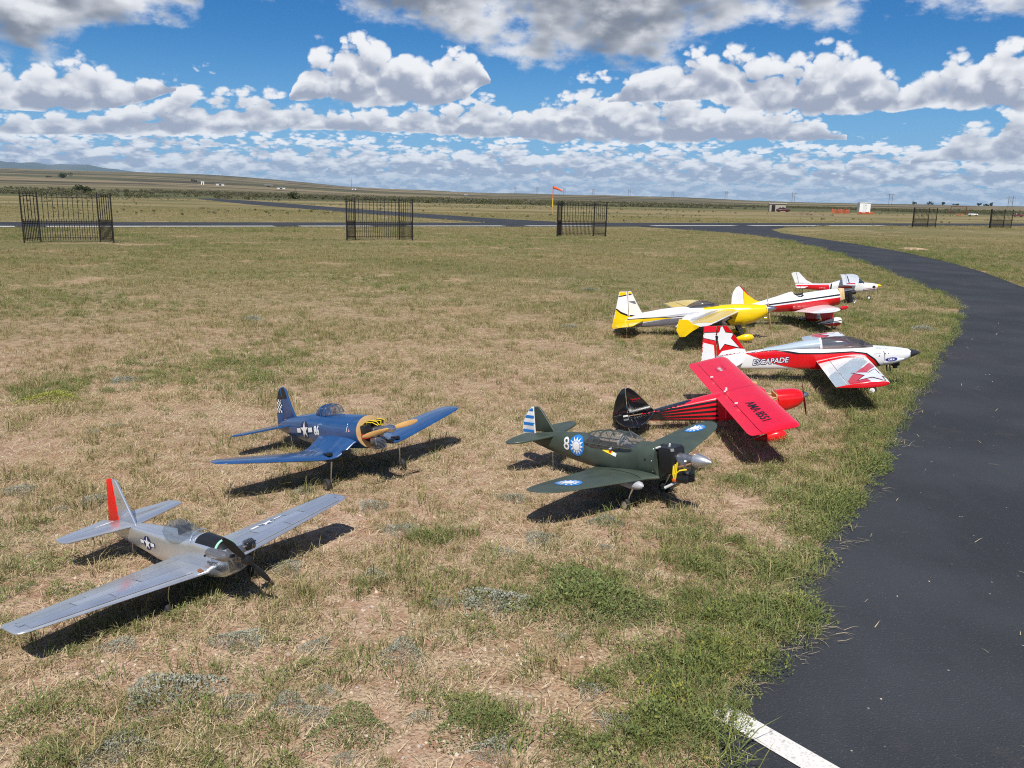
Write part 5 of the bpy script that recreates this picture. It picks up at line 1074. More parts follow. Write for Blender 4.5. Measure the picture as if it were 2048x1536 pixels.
# ------------------------------------------------------------------ red and white open-cockpit plane
def open_cockpit_plane():
    p = Plane('open_cockpit_plane', 'white and red open-cockpit model airplane with bare plywood firewall and engine', 4.242, 11.414, 4.84, 10.39, -3.02)
    RED = M('ruby_film', (.60, .006, .012), .25, coat=.4); BK = INKB; Y = M('yellow_film', (.86, .58, .005), .2, coat=.5, var=.05)
    fu = p.add('fuselage', fuselage([(-1.15, .395, .452, .014, 2.4), (-1.0, .370, .470, .036, 2.3), (-.84, .340, .488, .060, 2.2), (-.60, .302, .518, .088, 2.1), (-.42, .278, .546, .104, 2.05), (-.388, .276, .547, .106, 2.), (-.375, .275, .505, .107, 2.), (-.25, .264, .500, .112, 2.), (-.05, .255, .496, .116, 2.), (.12, .252, .490, .117, 2.), (.228, .255, .486, .114, 2.)], 3, 40), WHITE)
    U, V = (1, 0, 0), (0, 0, 1); o_ = (0, -.5, 0)
    p.decal('red_underside', fu, [[(-1.2, .42), (-.72, .405), (.24, .372), (.24, .2), (-1.2, .2)][::-1]], o_, U, V, RED, .0012, .05)
    p.decal('black_stripe', fu, [[(-1.2, .440), (-.72, .424), (.24, .396), (.24, .416), (-.72, .442), (-1.2, .452)]], o_, U, V, BK, .0012, .05)
    p.decal('cockpit_opening', fu, [[(-.375 + .065 * (1 + math.cos(a)), .062 * math.sin(a)) for a in np.linspace(0, 6.283, 20, endpoint=False)]], (.01, 0, .9), (1, 0, 0), (0, 1, 0), DARK, .002)
    p.decal('cockpit_rim', fu, [[(-.36, .50), (-.335, .472), (-.29, .462), (-.255, .472), (-.245, .50), (-.26, .50), (-.27, .484), (-.30, .476), (-.33, .484), (-.345, .50)][::-1]], o_, U, V, BK, .002, .02)
    p.add('windscreen_post', tube([(-.235, .0, .49), (-.232, 0, .56)], .003, 6), BLACK)
    p.add('firewall', join(box((.262, 0, .40), (.05, .13, .16)), box((.30, 0, .40), (.03, .12, .15))), M('light_plywood', (.70, .50, .26), .6, var=.12, scale=20))
    en = p.add('engine', join(box((.37, 0, .39), (.10, .07, .07)), lathe([(.03, -.05), (.026, .06)], (.43, 0, .39), 'x', 16), lathe([(.03, -.06), (.03, .06)], (.40, -.02, .34), 'z', 16)), M('engine_black', (.03, .03, .032), .4, .5))
    p.add('cylinder', join(*[lathe([(.040, 0), (.040, .005)], (.40, -.01, .265 + .010 * i), 'z', 18) for i in range(6)]), BLACK, en); p.add('standoff', tube([(.32, -.04, .44), (.43, -.04, .435)], .008), ALU, en); p.add('exhaust_pipe', tube([(.44, -.03, .36), (.47, -.05, .29), (.43, -.06, .25)], .009), STEEL, en)
    st = [(.08, .085, .50, .272, .14), (.15, .080, .48, .274, .14), (.50, .010, .40, .292, .13), (.68, -.045, .35, .300, .12), (.76, -.085, .28, .303, .11), (.81, -.13, .20, .305, .09), (.835, -.18, .11, .306, .07)]
    W_ = p.wings(st, WHITE, .78, low=.7, inc=.02)
    p.add('red_bullet', lathe([(.001, .06), (.016, .045), (.024, .01), (.026, -.05)], (.06, -.56, .292), 'x', 14), RED, W_[-1])
    fin = p.add('fin', plate([(-.82, .478), (-.90, .520), (-.985, .600), (-1.045, .680), (-1.06, .44)], .014, 'y', inset=.03), Y)
    rd = p.add('rudder', plate([(-1.048, .683), (-1.075, .728), (-1.10, .742), (-1.14, .728), (-1.185, .680), (-1.215, .610), (-1.232, .520), (-1.225, .455), (-1.19, .405), (-1.064, .41)], .013, 'y', inset=.03), WHITE)
    p.add('fin_edge', tube([(-.985, 0, .604), (-1.045, 0, .684), (-1.075, 0, .730), (-1.10, 0, .744)], .010, 8), RED)
    for sd, nm in ((-1, 'right_stabilizer'), (1, 'left_stabilizer')):
        p.add(nm, plate([(x, y * sd) for x, y in [(-.86, .04), (-.92, .20), (-.98, .33), (-1.05, .37), (-1.12, .33), (-1.15, .20), (-1.14, .04)]], .013, 'z', .43), WHITE)
        p.add('gear_leg', plate([(.07, .28), (-.15, .27), (-.11, .09), (.03, .09)], .016, 'y', sd * .26), RED)
        pt = p.add('wheel_pant', loft([fring(x, zb, zt, w, 2.2, 22, sd * .33) for x, zb, zt, w in ((.118, .075, .110, .008), (.100, .045, .135, .034), (.05, .030, .150, .044), (-.02, .034, .145, .044), (-.10, .062, .130, .032), (-.17, .092, .115, .014), (-.21, .10, .11, .004))]), WHITE)
        p.decal('pant_stripe', pt, [[(-.22, .098), (.10, .098), (.10, .108), (-.22, .106)]], (0, -.6, 0), U, V, BK, .001); p.decal('pant_red', pt, [[(-.2, .03), (.06, .03), (.10, .06), (.02, .082), (-.2, .09)]], (0, -.6, 0), U, V, RED, .001)
        p.wheel((.0, sd * .33, .036), .036, .03)
    p.wheel((-1.10, 0, .30), .022, .014); p.add('tail_gear_leg', tube([(-1.04, 0, .37), (-1.10, 0, .30)], .003), BLACK)
open_cockpit_plane()

# ------------------------------------------------------------------ red and white cabin plane
def cabin_plane():
    p = Plane('cabin_plane', 'white and red high-wing cabin model airplane with swept fin and yellow spinner', 5.97, 14.817, -18.16, 2.81, .6)
    RED = M('cherry_film', (.66, .008, .016), .25, coat=.4); BK = INKB
    fu = p.add('fuselage', fuselage([(-.95, .195, .275, .016, 2.8), (-.80, .185, .285, .040, 2.8), (-.55, .160, .282, .068, 2.8), (-.39, .142, .285, .085, 2.8), (-.24, .135, .335, .095, 3), (-.12, .130, .385, .100, 3.2), (.02, .128, .408, .100, 3.2), (.08, .128, .395, .100, 3.2), (.18, .130, .302, .098, 2.8), (.30, .140, .292, .088, 2.5), (.37, .160, .280, .072, 2.2), (.395, .185, .272, .055, 2.)], 3, 36), WHITE)
    U, V = (1, 0, 0), (0, 0, 1); o_ = (0, -.5, 0)
    p.decal('red_flank', fu, [[(-1., .19), (-1., .262), (-.40, .272), (-.385, .20), (-.40, .15), (-.7, .15)][::-1]], o_, U, V, RED, .0012, .05); p.decal('black_band', fu, [[(-.385, .14), (-.36, .14), (-.345, .30), (-.37, .30)]], o_, U, V, BK, .0012, .04)
    p.decal('side_print', fu, scribble(.10, .028, 6, 51, 0), (-.55, -.5, .20), U, V, INKW, .0018)
    p.decal('windscreen', fu, [[(.065, .300), (.16, .300), (.085, .375), (.06, .375)]], o_, U, V, M('dark_pane', (.03, .045, .06), .12, coat=.5), .0014, .03); p.decal('windscreen', fu, [rect_pts(.09, -.085, .175, .085)], (0, 0, .9), (1, 0, 0), (0, 1, 0), M('dark_pane', (.03, .045, .06), .12, coat=.5), .0014, .03)
    p.decal('lower_red', fu, [[(-.2, .20), (-.02, .215), (-.02, .245), (-.25, .24)]], o_, U, V, RED, .0012); p.decal('air_inlet', fu, [disc_pts(.026, .335, .232, 12)], o_, U, V, INKB, .0014); p.decal('cowl_stripes', fu, [[(.16, .165), (.38, .195), (.38, .205), (.16, .178)], [(.16, .19), (.38, .22), (.38, .226), (.16, .198)]], o_, U, V, M('wine_ink', (.25, .05, .06), .4), .0014)
    st = [(.0, .075, .28, .412, .13), (.10, .075, .28, .411, .13), (.55, .060, .265, .385, .13), (.92, .020, .235, .352, .12), (.955, .0, .20, .348, .09)]
    W_ = p.wings(st, WHITE, .76, low=.5, inc=.03)
    for sd in (-1, 1):
        p.decal('wing_stripe', [W_[sd]], [rect_pts(-.12, -.9, -.105, -.1) if sd < 0 else rect_pts(-.12, .1, -.105, .9)], (0, 0, .9), (1, 0, 0), (0, 1, 0), BK, .0012, .06); p.decal('wing_red', [W_[sd]], [rect_pts(-.17, -.94, -.02, -.86) if sd < 0 else rect_pts(-.17, .86, -.02, .94)], (0, 0, .9), (1, 0, 0), (0, 1, 0), RED, .0014, .06)
        p.add('wing_strut', tube([(.02, sd * .09, .16), (-.02, sd * .50, .375)], .007, 6), WHITE, W_[sd])
    fin = p.add('fin', plate([(-.68, .288), (-.78, .345), (-.895, .470), (-.915, .486), (-.955, .486), (-.895, .265)], .013, 'y', inset=.03), WHITE); rd = p.add('rudder', plate([(-.960, .486), (-1.02, .475), (-1.036, .462), (-.965, .285), (-.95, .22), (-.90, .25)], .012, 'y', inset=.03), WHITE)
    p.decal('fin_stripe', [fin, rd], [[(-1., .285), (-.72, .285), (-.72, .292), (-1., .297)]], o_, U, V, BK, .0012)
    for sd, nm in ((-1, 'right_stabilizer'), (1, 'left_stabilizer')):
        o = p.add(nm, plate([(x, y * sd) for x, y in [(-.74, .03), (-.80, .30), (-.83, .32), (-.87, .32), (-.87, .03)]], .012, 'z', .235), WHITE); p.add('elevator', plate([(x, y * sd) for x, y in [(-.874, .04), (-.874, .32), (-.94, .31), (-.96, .06)]], .011, 'z', .235), WHITE, o)
        p.add('gear_leg', tube([(-.03, sd * .08, .14), (-.03, sd * .20, .045)], .007, 6), WHITE); p.wheel((-.03, sd * .215, .04), .04, .03, WHITE)
    p.add('nose_leg', tube([(.27, 0, .14), (.27, 0, .04)], .006, 6), WHITE); p.wheel((.27, 0, .036), .036, .026, WHITE, 'nose_wheel')
    p.add('spinner', lathe([(.001, .065), (.014, .052), (.024, .022), (.028, 0)], (.398, 0, .246), 'x', 22), M('yellow_spinner', (.85, .55, .01), .3))
    for a in (.05, math.pi + .05): p.add('propeller_blade', blade(.135, .028, .008, a, (.405, 0, .246), .5), M('grey_propeller', (.18, .16, .15), .4))
cabin_plane()
# ------------------------------------------------------------------ pilot-station fences
IRON = M('black_iron', (.020, .017, .015), .55, .3)
def bar(h, w, spear=0.):
    a = w / 2; R_ = [[(-a, -a, 0), (a, -a, 0), (a, a, 0), (-a, a, 0)], [(-a, -a, h - spear), (a, -a, h - spear), (a, a, h - spear), (-a, a, h - spear)]]
    if spear: R_ += [[(-a * 1.5, -a * 1.5, h - spear * .7), (a * 1.5, -a * 1.5, h - spear * .7), (a * 1.5, a * 1.5, h - spear * .7), (-a * 1.5, a * 1.5, h - spear * .7)], [(-.001, -.001, h), (.001, -.001, h), (.001, .001, h), (-.001, .001, h)]]
    return loft(R_)
def shared(vf, mat, name):
    o = mesh_obj(name, vf[0], vf[1], mat, link=False); return o.data
ME_TALL = shared(bar(1.44, .017, .05), IRON, 'tall_picket'); ME_SHORT = shared(bar(.66, .016, .05), IRON, 'short_picket'); ME_POST = shared(bar(1.53, .042), IRON, 'post')
def inst(name, me, parent, loc, rz=0.):
    o = bpy.data.objects.new(name, me); COL.objects.link(o); o.parent = parent; o.location = loc; o.rotation_euler = (0, 0, rz); return o
def fence(px, py, ang, label):
    gx, gy = ground(px, py); root = empty('iron_fence', (gx, gy, 0), (0, 0, math.radians(ang)))
    tag(root, label, 'fence', 'iron fence enclosures along the runway')
    W = 1.66; k = .40
    panels = [((0, 0), (W, 0), 11), ((-k, -k), (0, 0), 4), ((W, 0), (W + k, -k), 5)]
    for (a, b, n) in panels:
        A = Vector((*a, 0)); B = Vector((*b, 0)); L = (B - A).length; rz = math.atan2(B.y - A.y, B.x - A.x)
        for i in range(n):
            inst('tall_picket', ME_TALL, root, A.lerp(B, (i + 1) / (n + 1)) + Vector((0, 0, .06)), rz)
        for i in range(n + 1):
            inst('short_picket', ME_SHORT, root, A.lerp(B, (i + .5) / (n + 1)) + Vector((0, 0, .06)), rz)
        for z in (.14, .58, .64, 1.37):
            arch = .05 if z > 1 and n < 11 else 0.
            pts = [A.lerp(B, f) + Vector((0, 0, z + arch * math.sin(math.pi * f))) for f in (0, .25, .5, .75, 1)]
            v, f = tube(pts, .012, 6); mesh_obj('rail', v, f, IRON, root)
    for q in ((0, 0), (W, 0), (-k, -k), (W + k, -k)): inst('post', ME_POST, root, (*q, 0))
fence(82, 484.5, 23, 'black iron picket fence enclosure with a dirt patch at its base, beside the runway')
fence(711, 480, 23, 'black iron picket fence enclosure standing in front of the cross taxiway')
fence(1122, 472.5, 24, 'black iron picket fence enclosure standing next to the windsock')
fence(1824, 455, 24, 'black iron picket fence enclosure near the white shed')
fence(1978, 456.5, 24, 'black iron picket fence enclosure farthest along the runway from the windsock')

# ------------------------------------------------------------------ windsock
def windsock():
    gx, gy = ground(1104.8, 427); root = empty('windsock', (gx, gy, 0)); tag(root, 'orange windsock on a yellow and orange pole beside the runway', 'windsock')
    for nm, z0, z1, c in (('pole', 0, .75, ('pole_pale', (.45, .28, .10), .6)), ('pole', .75, 1.7, ('pole_yellow', (.80, .52, .02), .5)), ('pole', 1.7, 3.0, ('pole_orange', (.75, .17, .02), .5))):
        v, f = tube([(0, 0, z0), (0, 0, z1)], .055, 10); mesh_obj(nm, v, f, M(*c), root, 40)
    r_ = [[(x, y + .22 * r * 0 + r * math.cos(a), 2.86 - d + r * math.sin(a)) for a in np.linspace(0, 2 * math.pi, 14, endpoint=False)] for x, y, d, r in ((.06, 0, 0, .16), (.35, .02, .06, .14), (.70, .04, .20, .11), (1.05, .05, .38, .07))]
    v, f = loft(r_, False, False); mesh_obj('sock', v, f, M('windsock_orange', (.85, .12, .02), .7), root, 40)
    v, f = tube([(0.06, .16 * math.cos(a), 2.86 + .16 * math.sin(a)) for a in np.linspace(0, 2 * math.pi, 15)], .02, 6); mesh_obj('hoop', v, f, IRON, root, 40)
windsock()

# ------------------------------------------------------------------ far things beyond the runway
def far_box(root, name, x0, x1, y0, y1, z0, z1, mat, bev=.02): 
    v, f = box(((x0 + x1) / 2, (y0 + y1) / 2, (z0 + z1) / 2), (x1 - x0, y1 - y0, z1 - z0), bev); return mesh_obj(name, v, f, mat, root)
def far_root(name, px, py, label, cat, group=None, dist=None, rz=0.):
    if dist is None: gx, gy = ground(px, py); gz = 0.
    else: q = at_y(px, py, dist); gx, gy, gz = q.x, q.y, float(terrain_h(np.array([q.x]), np.array([q.y]))[0])
    az = math.atan2(gx, gy); r = empty(name, (gx, gy, gz), (0, 0, -az + rz)); tag(r, label, cat, group); return r
PALE = M('white_siding', (.80, .80, .78), .6, var=.04); TIN = M('grey_roof', (.30, .30, .30), .5); BLOCK = M('tan_block', (.38, .34, .28), .85); RUST = M('rust_brown', (.14, .055, .03), .8)
def white_shed():
    r = far_root('storage_shed', 1729, 426, 'small white storage shed standing alone beyond the runway', 'shed', rz=.25)
    far_box(r, 'wall', -1.12, 1.12, 0, 2.0, 0, 2.12, PALE); v, f = box((0, 1.0, 2.17), (2.34, 2.2, .08)); o = mesh_obj('roof', v, f, PALE, r); o.rotation_euler = (0, .03, 0)
    d = far_box(r, 'door', -.42, .38, -.03, .0, .05, 1.95, M('door_white', (.70, .70, .68), .6)); far_box(d, 'handle', .28, .33, -.07, -.03, 1.0, 1.08, IRON); far_box(r, 'vent', .02, .22, -.03, .0, 1.55, 1.68, IRON)
white_shed()
def netting(px0, px1, py, h, label):
    a = ground(px0, py); b = ground(px1, py); n = 26; V = []; F = []
    r = empty('safety_netting', (a[0], a[1], 0)); tag(r, label, 'netting')
    m = M('safety_orange', (.62, .13, .05), .8)
    d = Vector((b[0] - a[0], b[1] - a[1], 0))
    for j in range(5):
        v, f = tube([tuple(d * (i / 8) + Vector((0, .05 * math.sin(i * 2.3), h * (.1 + .2 * j) * (.8 + .2 * math.sin(i * 1.7))))) for i in range(9)], .05, 5); mesh_obj('strand', v, f, m, r)
    for i in range(7):
        v, f = tube([tuple(d * (i / 6)), tuple(d * (i / 6) + Vector((0, 0, h * 1.05)))], .05, 5); mesh_obj('stake', v, f, m, r)
netting(1664, 1698, 427, .85, 'orange safety netting stretched low near the white shed'); netting(1716, 1746, 428.5, .45, 'orange safety netting at the foot of the white shed')
def concrete_hut():
    r = far_root('block_hut', 1555, 423.5, 'low tan block hut beside a dark red car', 'hut', rz=.1)
    far_box(r, 'wall', -1.6, 1.5, 0, 2.2, 0, 1.55, BLOCK); far_box(r, 'roof', -1.8, 1.7, -.15, 2.4, 1.55, 1.68, M('pale_slab', (.48, .45, .38), .8)); far_box(r, 'doorway', -1.2, -.5, -.03, 0, 0, 1.3, IRON)
concrete_hut()
def car(px, py, dist, label, mat, s=1., rz=0.):
    r = far_root('parked_car', px, py, label, 'car', dist=dist, rz=rz)
    v, f = loft([fring(x, .25, zt, w, 4, 20) for x, zt, w in ((-2.1, .75, .75), (-1.95, .95, .85), (-.6, 1.0, .88), (.9, .98, .88), (1.9, .88, .84), (2.1, .7, .75))]); b = mesh_obj('body', v, f, mat, r, 40)
    v, f = loft([fring(x, .8, zt, w, 4, 20) for x, zt, w in ((-1.7, .95, .72), (-1.1, 1.45, .68), (.1, 1.48, .68), (.9, 1.0, .72))]); mesh_obj('cabin', v, f, M('car_glass', (.03, .035, .04), .1), r, 40)
    for x in (-1.3, 1.3):
        for y in (-.82, .82): v, f = lathe([(.2, -.1), (.33, -.09), (.34, 0), (.33, .09), (.2, .1)], (x, y, .34), 'y', 16); mesh_obj('wheel', v, f, RUBBER, r, 40)
    r.scale = (s, s, s)
car(1566, 423, None if False else math.hypot(*ground(1566, 424)), 'dark red car parked at the tan block hut', M('dark_red_paint', (.09, .012, .012), .3, coat=.5), .62, .2)
car(2036, 433, math.hypot(*ground(2036, 433.5)), 'maroon car parked beside a steel post', M('maroon_paint', (.14, .03, .028), .35), .42, .3)
car(1946, 431, math.hypot(*ground(1946, 431.5)), 'white car parked behind the iron fences', M('white_car_paint', (.75, .75, .75), .3), .42, .1)
def pipe_frame():
    r = far_root('pipe_frame', 1916, 429, 'rusty brown pipe frame like a gateway in the grass', 'frame')
    D = math.hypot(*ground(1916, 429)); w = 24 / FPX * D; h = 13.5 / FPX * D
    for x in (-w / 2, w / 2): v, f = tube([(x, 0, 0), (x, 0, h)], .06 if x < 0 else .10, 8); mesh_obj('post', v, f, RUST, r, 40)
    v, f = tube([(-w / 2, 0, h), (w / 2, 0, h)], .07, 8); mesh_obj('crossbar', v, f, RUST, r, 40)
    p2 = far_root('steel_post', 2041, 433, 'upright brown steel post beside a maroon car', 'post'); v, f = tube([(0, 0, 0), (0, 0, .95)], .06, 8); mesh_obj('shaft', v, f, RUST, p2, 40); v, f = tube([(0, 0, .8), (.5, 0, .8)], .04, 8); mesh_obj('arm', v, f, RUST, p2, 40)
pipe_frame()
def debris():
    r = far_root('timber_pile', 1917, 431, 'pile of orange-brown timbers lying under the pipe frame', 'timber'); g = np.random.default_rng(5)
    for i in range(7):
        a = g.uniform(-.5, .5); x = g.uniform(-.4, .4); v, f = tube([(x - .5 * math.cos(a), g.uniform(-.2, .2), .05 + .05 * i * .6), (x + .5 * math.cos(a), g.uniform(-.2, .2), .08 + .07 * i * .8)], .035, 5); mesh_obj('timber', v, f, M('orange_timber', (.45, .17, .08), .8), r)
debris()
# transmission line of H-frame poles
POLE_LAB = {9: 'tall wooden H-frame power line pole behind the last iron fence', 8: 'tall wooden H-frame power line pole just past the white shed', 7: 'wooden H-frame power line pole behind the block hut', 1: 'faint H-frame power line pole on the horizon beside the windsock, on its bush side', 2: 'faint H-frame power line pole directly behind the windsock'}
POLE = M('weathered_pole', (.16, .15, .15), .9)
def h_frame(px, ytop, hpx, rz, label):
    Hh = 21.; D = Hh * FPX / hpx; q = at_y(px, ytop, D); az = math.atan2(q.x, q.y)
    r = empty('power_pole', (q.x, q.y, q.z - Hh), (0, 0, -az + rz)); tag(r, label, 'power pole', 'H-frame poles of the power line')
    k = max(1., D / 1500.) * .28
    for x in (-2.4, 2.4): v, f = tube([(x, 0, -8), (x, 0, Hh)], k, 6); mesh_obj('pole', v, f, POLE, r, 40)
    v, f = tube([(-5.2, 0, Hh - 2.2), (5.2, 0, Hh - 2.2)], k * .7, 6); mesh_obj('crossarm', v, f, POLE, r, 40)
    for s in (-1, 1): v, f = tube([(-2.4 * s, 0, Hh - 9), (2.4 * s, 0, Hh - 3.5)], k * .45, 5); mesh_obj('brace', v, f, POLE, r, 40)
    for x in (-5, 0, 5): v, f = tube([(x, 0, Hh - 2.2), (x, 0, Hh - 3.8)], k * .5, 5); mesh_obj('insulator', v, f, POLE, r, 40)
for k_, (px, yt, hp) in enumerate(((1031, 374, 12), (1075, 374, 13), (1129, 376, 14), (1187, 377.5, 15), (1259, 378.5, 15.5), (1346, 382, 17), (1453, 382, 19), (1588, 384, 22), (1783, 386, 26), (2023, 391.5, 31))):
    h_frame(px, yt, hp, .5, POLE_LAB.get(k_, 'distant wooden H-frame power line pole standing on the horizon past the windsock'))
# antenna mast, drums on stilts, farm sheds on the rise
def mast():
    r = far_root('antenna_mast', 703, 376, 'slim antenna mast on the far rise', 'mast', dist=1500.); z = 18.
    v, f = tube([(0, 0, -3), (0, 0, z)], [.35, .22], 6); mesh_obj('shaft', v, f, POLE, r, 40)
    v, f = tube([(-1.2, 0, z * .8), (1.2, 0, z * .8)], .15, 6); mesh_obj('crossarm', v, f, POLE, r, 40)
mast()
def stilt_drums():
    r = far_root('transformer_rack', 388, 357, 'rack of three dark drums on stilts on the far rise', 'rack', dist=900.)
    for i in range(3):
        v, f = lathe([(.2, -1.), (.75, -.9), (.8, 0), (.75, .9), (.2, 1.)], (-2.1 + 1.9 * i, 0, 6.6 - .4 * i), 'z', 12); d = mesh_obj('drum', v, f, M('dark_drum', (.03, .03, .035), .6), r, 40)
        v, f = tube([(-2.1 + 1.9 * i, 0, -2), (-2.1 + 1.9 * i, 0, 6)], .16, 5); mesh_obj('stilt', v, f, POLE, r, 40)
    v, f = tube([(-2.6, 0, 5.4), (2.2, 0, 5.0)], .14, 5); mesh_obj('beam', v, f, POLE, r, 40)
stilt_drums()
def far_shed(px, py, w, h, dist, mat, label, rmat=TIN):
    r = far_root('farm_shed', px, py, label, 'shed', 'farm sheds on the far rise', dist=dist)
    far_box(r, 'wall', -w / 2, w / 2, 0, w * .6, -2, h, mat); V = [(-w / 2 - .3, -.3, h), (w / 2 + .3, -.3, h), (w / 2 + .3, w * .6 + .3, h), (-w / 2 - .3, w * .6 + .3, h), (-w / 2 - .3, w * .3, h * 1.3), (w / 2 + .3, w * .3, h * 1.3)]
    mesh_obj('roof', V, [(0, 1, 5, 4), (2, 3, 4, 5), (0, 4, 3), (1, 2, 5), (0, 3, 2, 1)], rmat, r); far_box(r, 'door', -w * .15, w * .15, -.08, -.01, 0, h * .75, IRON)
for a in ((405, 364, 3.2, 3.2, 1050., PALE, 'narrow white farm shed on the far rise'), (440, 365, 9, 1.5, 1050., PALE, 'long low white farm shed on the far rise'), (537, 367, 10, 2.2, 1100., M('brown_siding', (.12, .09, .07), .8), 'brown farm shed with pale roof on the far rise'),
          (562, 372, 9, 1.2, 1000., PALE, 'low white trailer-like shed on the far rise'), (708, 377, 6, 1.8, 1300., PALE, 'white farm shed at the foot of the antenna mast'), (932, 388, 4, 1.4, 1200., PALE, 'tiny white farm shed near the middle of the far rise')): far_shed(*a)

# ------------------------------------------------------------------ shrubs and trees
def crown_mesh(name, n, rx, rz, leaf, mat, seed, lobes=9):
    g = np.random.default_rng(seed); V = []; F = []; A = []
    L = [(g.normal(0, .45), g.normal(0, .45), g.uniform(.25, .8), g.uniform(.28, .5)) for _ in range(lobes)]
    for i in range(n):
        lx, ly, lz, lr = L[i % lobes]; d = g.normal(size=3); d /= np.linalg.norm(d); d *= lr * g.uniform(.55, 1.) ** .5
        c = np.array([(lx + d[0]) * rx, (ly + d[1]) * rx, max((lz + d[2] * .8) * rz, .02)])
        t = g.normal(size=3); t /= np.linalg.norm(t); s = np.cross(t, g.normal(size=3)); s /= np.linalg.norm(s); q = leaf * g.uniform(.6, 1.5)
        b0 = len(V); V += [c - t * q, c + s * q * .6, c + t * q, c - s * q * .6]; F += [(b0, b0 + 1, b0 + 2, b0 + 3)]; A += [g.uniform()] * 4
    o = mesh_obj(name, V, F, mat, recalc=False, link=False); at = o.data.attributes.new('blade', 'FLOAT', 'POINT'); at.data.foreach_set('value', np.array(A, np.float32)); return o
M_SHRUB = leaf_mat('shrub_leaf', (.075, .085, .036), (.125, .128, .058), (.175, .162, .085)); M_TREE = leaf_mat('tree_leaf', (.020, .030, .012), (.040, .055, .022), (.065, .075, .030)); M_GREYB = leaf_mat('grey_shrub_leaf', (.10, .10, .065), (.155, .15, .098), (.20, .175, .115))
BARK = M('bark', (.09, .065, .045), .9)
def bush(px, py, w_px, h_px, dist, mat, label, kind='shrub', seed=1):
    k = dist / FPX; r = far_root(kind, px, py, label, 'tree' if 'tree' in kind else 'shrub', dist=dist); w = w_px * k; h = h_px * k
    o = crown_mesh('crown', 900, w / 2 * .95, h, max(.10, min(w, h) * .075), mat, seed); COL.objects.link(o); o.parent = r
    v, f = tube([(0, 0, -.4), (0, 0, h * .25), (w * .05, 0, h * .5)], [h * .05, h * .04, h * .02], 7); mesh_obj('trunk', v, f, BARK, r, 40)
    for s in (-1, 1): v, f = tube([(0, 0, h * .2), (s * w * .15, .1, h * .5)], [h * .03, h * .012], 6); mesh_obj('limb', v, f, BARK, r, 40)
bush(126, 345, 24, 9, 1300., M_TREE, 'dark broad tree alone on the far rise', 'broad_tree', 3)
bush(97, 343.5, 9, 3, 1300., M_TREE, 'small dark tree beside a broad tree on the far rise', 'small_tree', 4)
bush(166, 373, 36, 15, 300., M_TREE, 'green bush rising out of the shrub belt behind the largest-looking iron fence', 'shrub', 5)
bush(588, 388, 26, 13, 260., M_TREE, 'dark bush at the foot of a bare dead trunk', 'shrub', 6)
bush(744, 394, 38, 12, 240., M_GREYB, 'grey-brown rounded bush behind a fence on the cross taxiway', 'shrub', 7)
bush(862, 397, 24, 9, 235., M_SHRUB, 'olive bush in the shrub belt past the grey-brown bush', 'shrub', 8)
bush(1062, 407, 42, 9, 215., M_GREYB, 'low wide grey-green bush near the windsock', 'shrub', 9)
bush(1124, 408, 12, 9, 205., M_TREE, 'small dark green bush directly behind the fence at the windsock', 'shrub', 10)
for i, (px, py, w, h) in enumerate(((1829, 411, 9, 4), (1861, 411, 11, 5), (1888, 411.5, 9, 5), (1910, 412, 14, 3), (1958, 413, 7, 4), (1972, 413, 12, 3), (1981, 413, 7, 6))): 
    k = 2200. / FPX; r = far_root('distant_tree', px, py, 'tiny dark tree on the horizon behind the iron fences', 'tree', 'distant trees on the horizon', dist=2200.)
    o = crown_mesh('crown', 220, w * k / 2, h * k, 1.1, M_TREE, 60 + i, 5); COL.objects.link(o); o.parent = r; v, f = tube([(0, 0, -3), (0, 0, h * k * .5)], .3, 5); mesh_obj('trunk', v, f, BARK, r)
def dead_trunk():
    r = far_root('dead_tree', 593, 386, 'bare dead tree trunk standing over a dark bush', 'tree', dist=262.); k = 262 / FPX
    v, f = tube([(0, 0, -.3), (.05, 0, 1.6), (-.3, 0, 20 * k)], [.16, .11, .03], 7); mesh_obj('trunk', v, f, BARK, r, 40)
    for s, z in ((-1, 2.0), (1, 1.5), (-1, 2.6)): v, f = tube([(0, 0, z), (s * .5, 0, z + .5), (s * .8, .1, z + .6)], [.06, .03, .012], 5); mesh_obj('limb', v, f, BARK, r, 40)
dead_trunk()
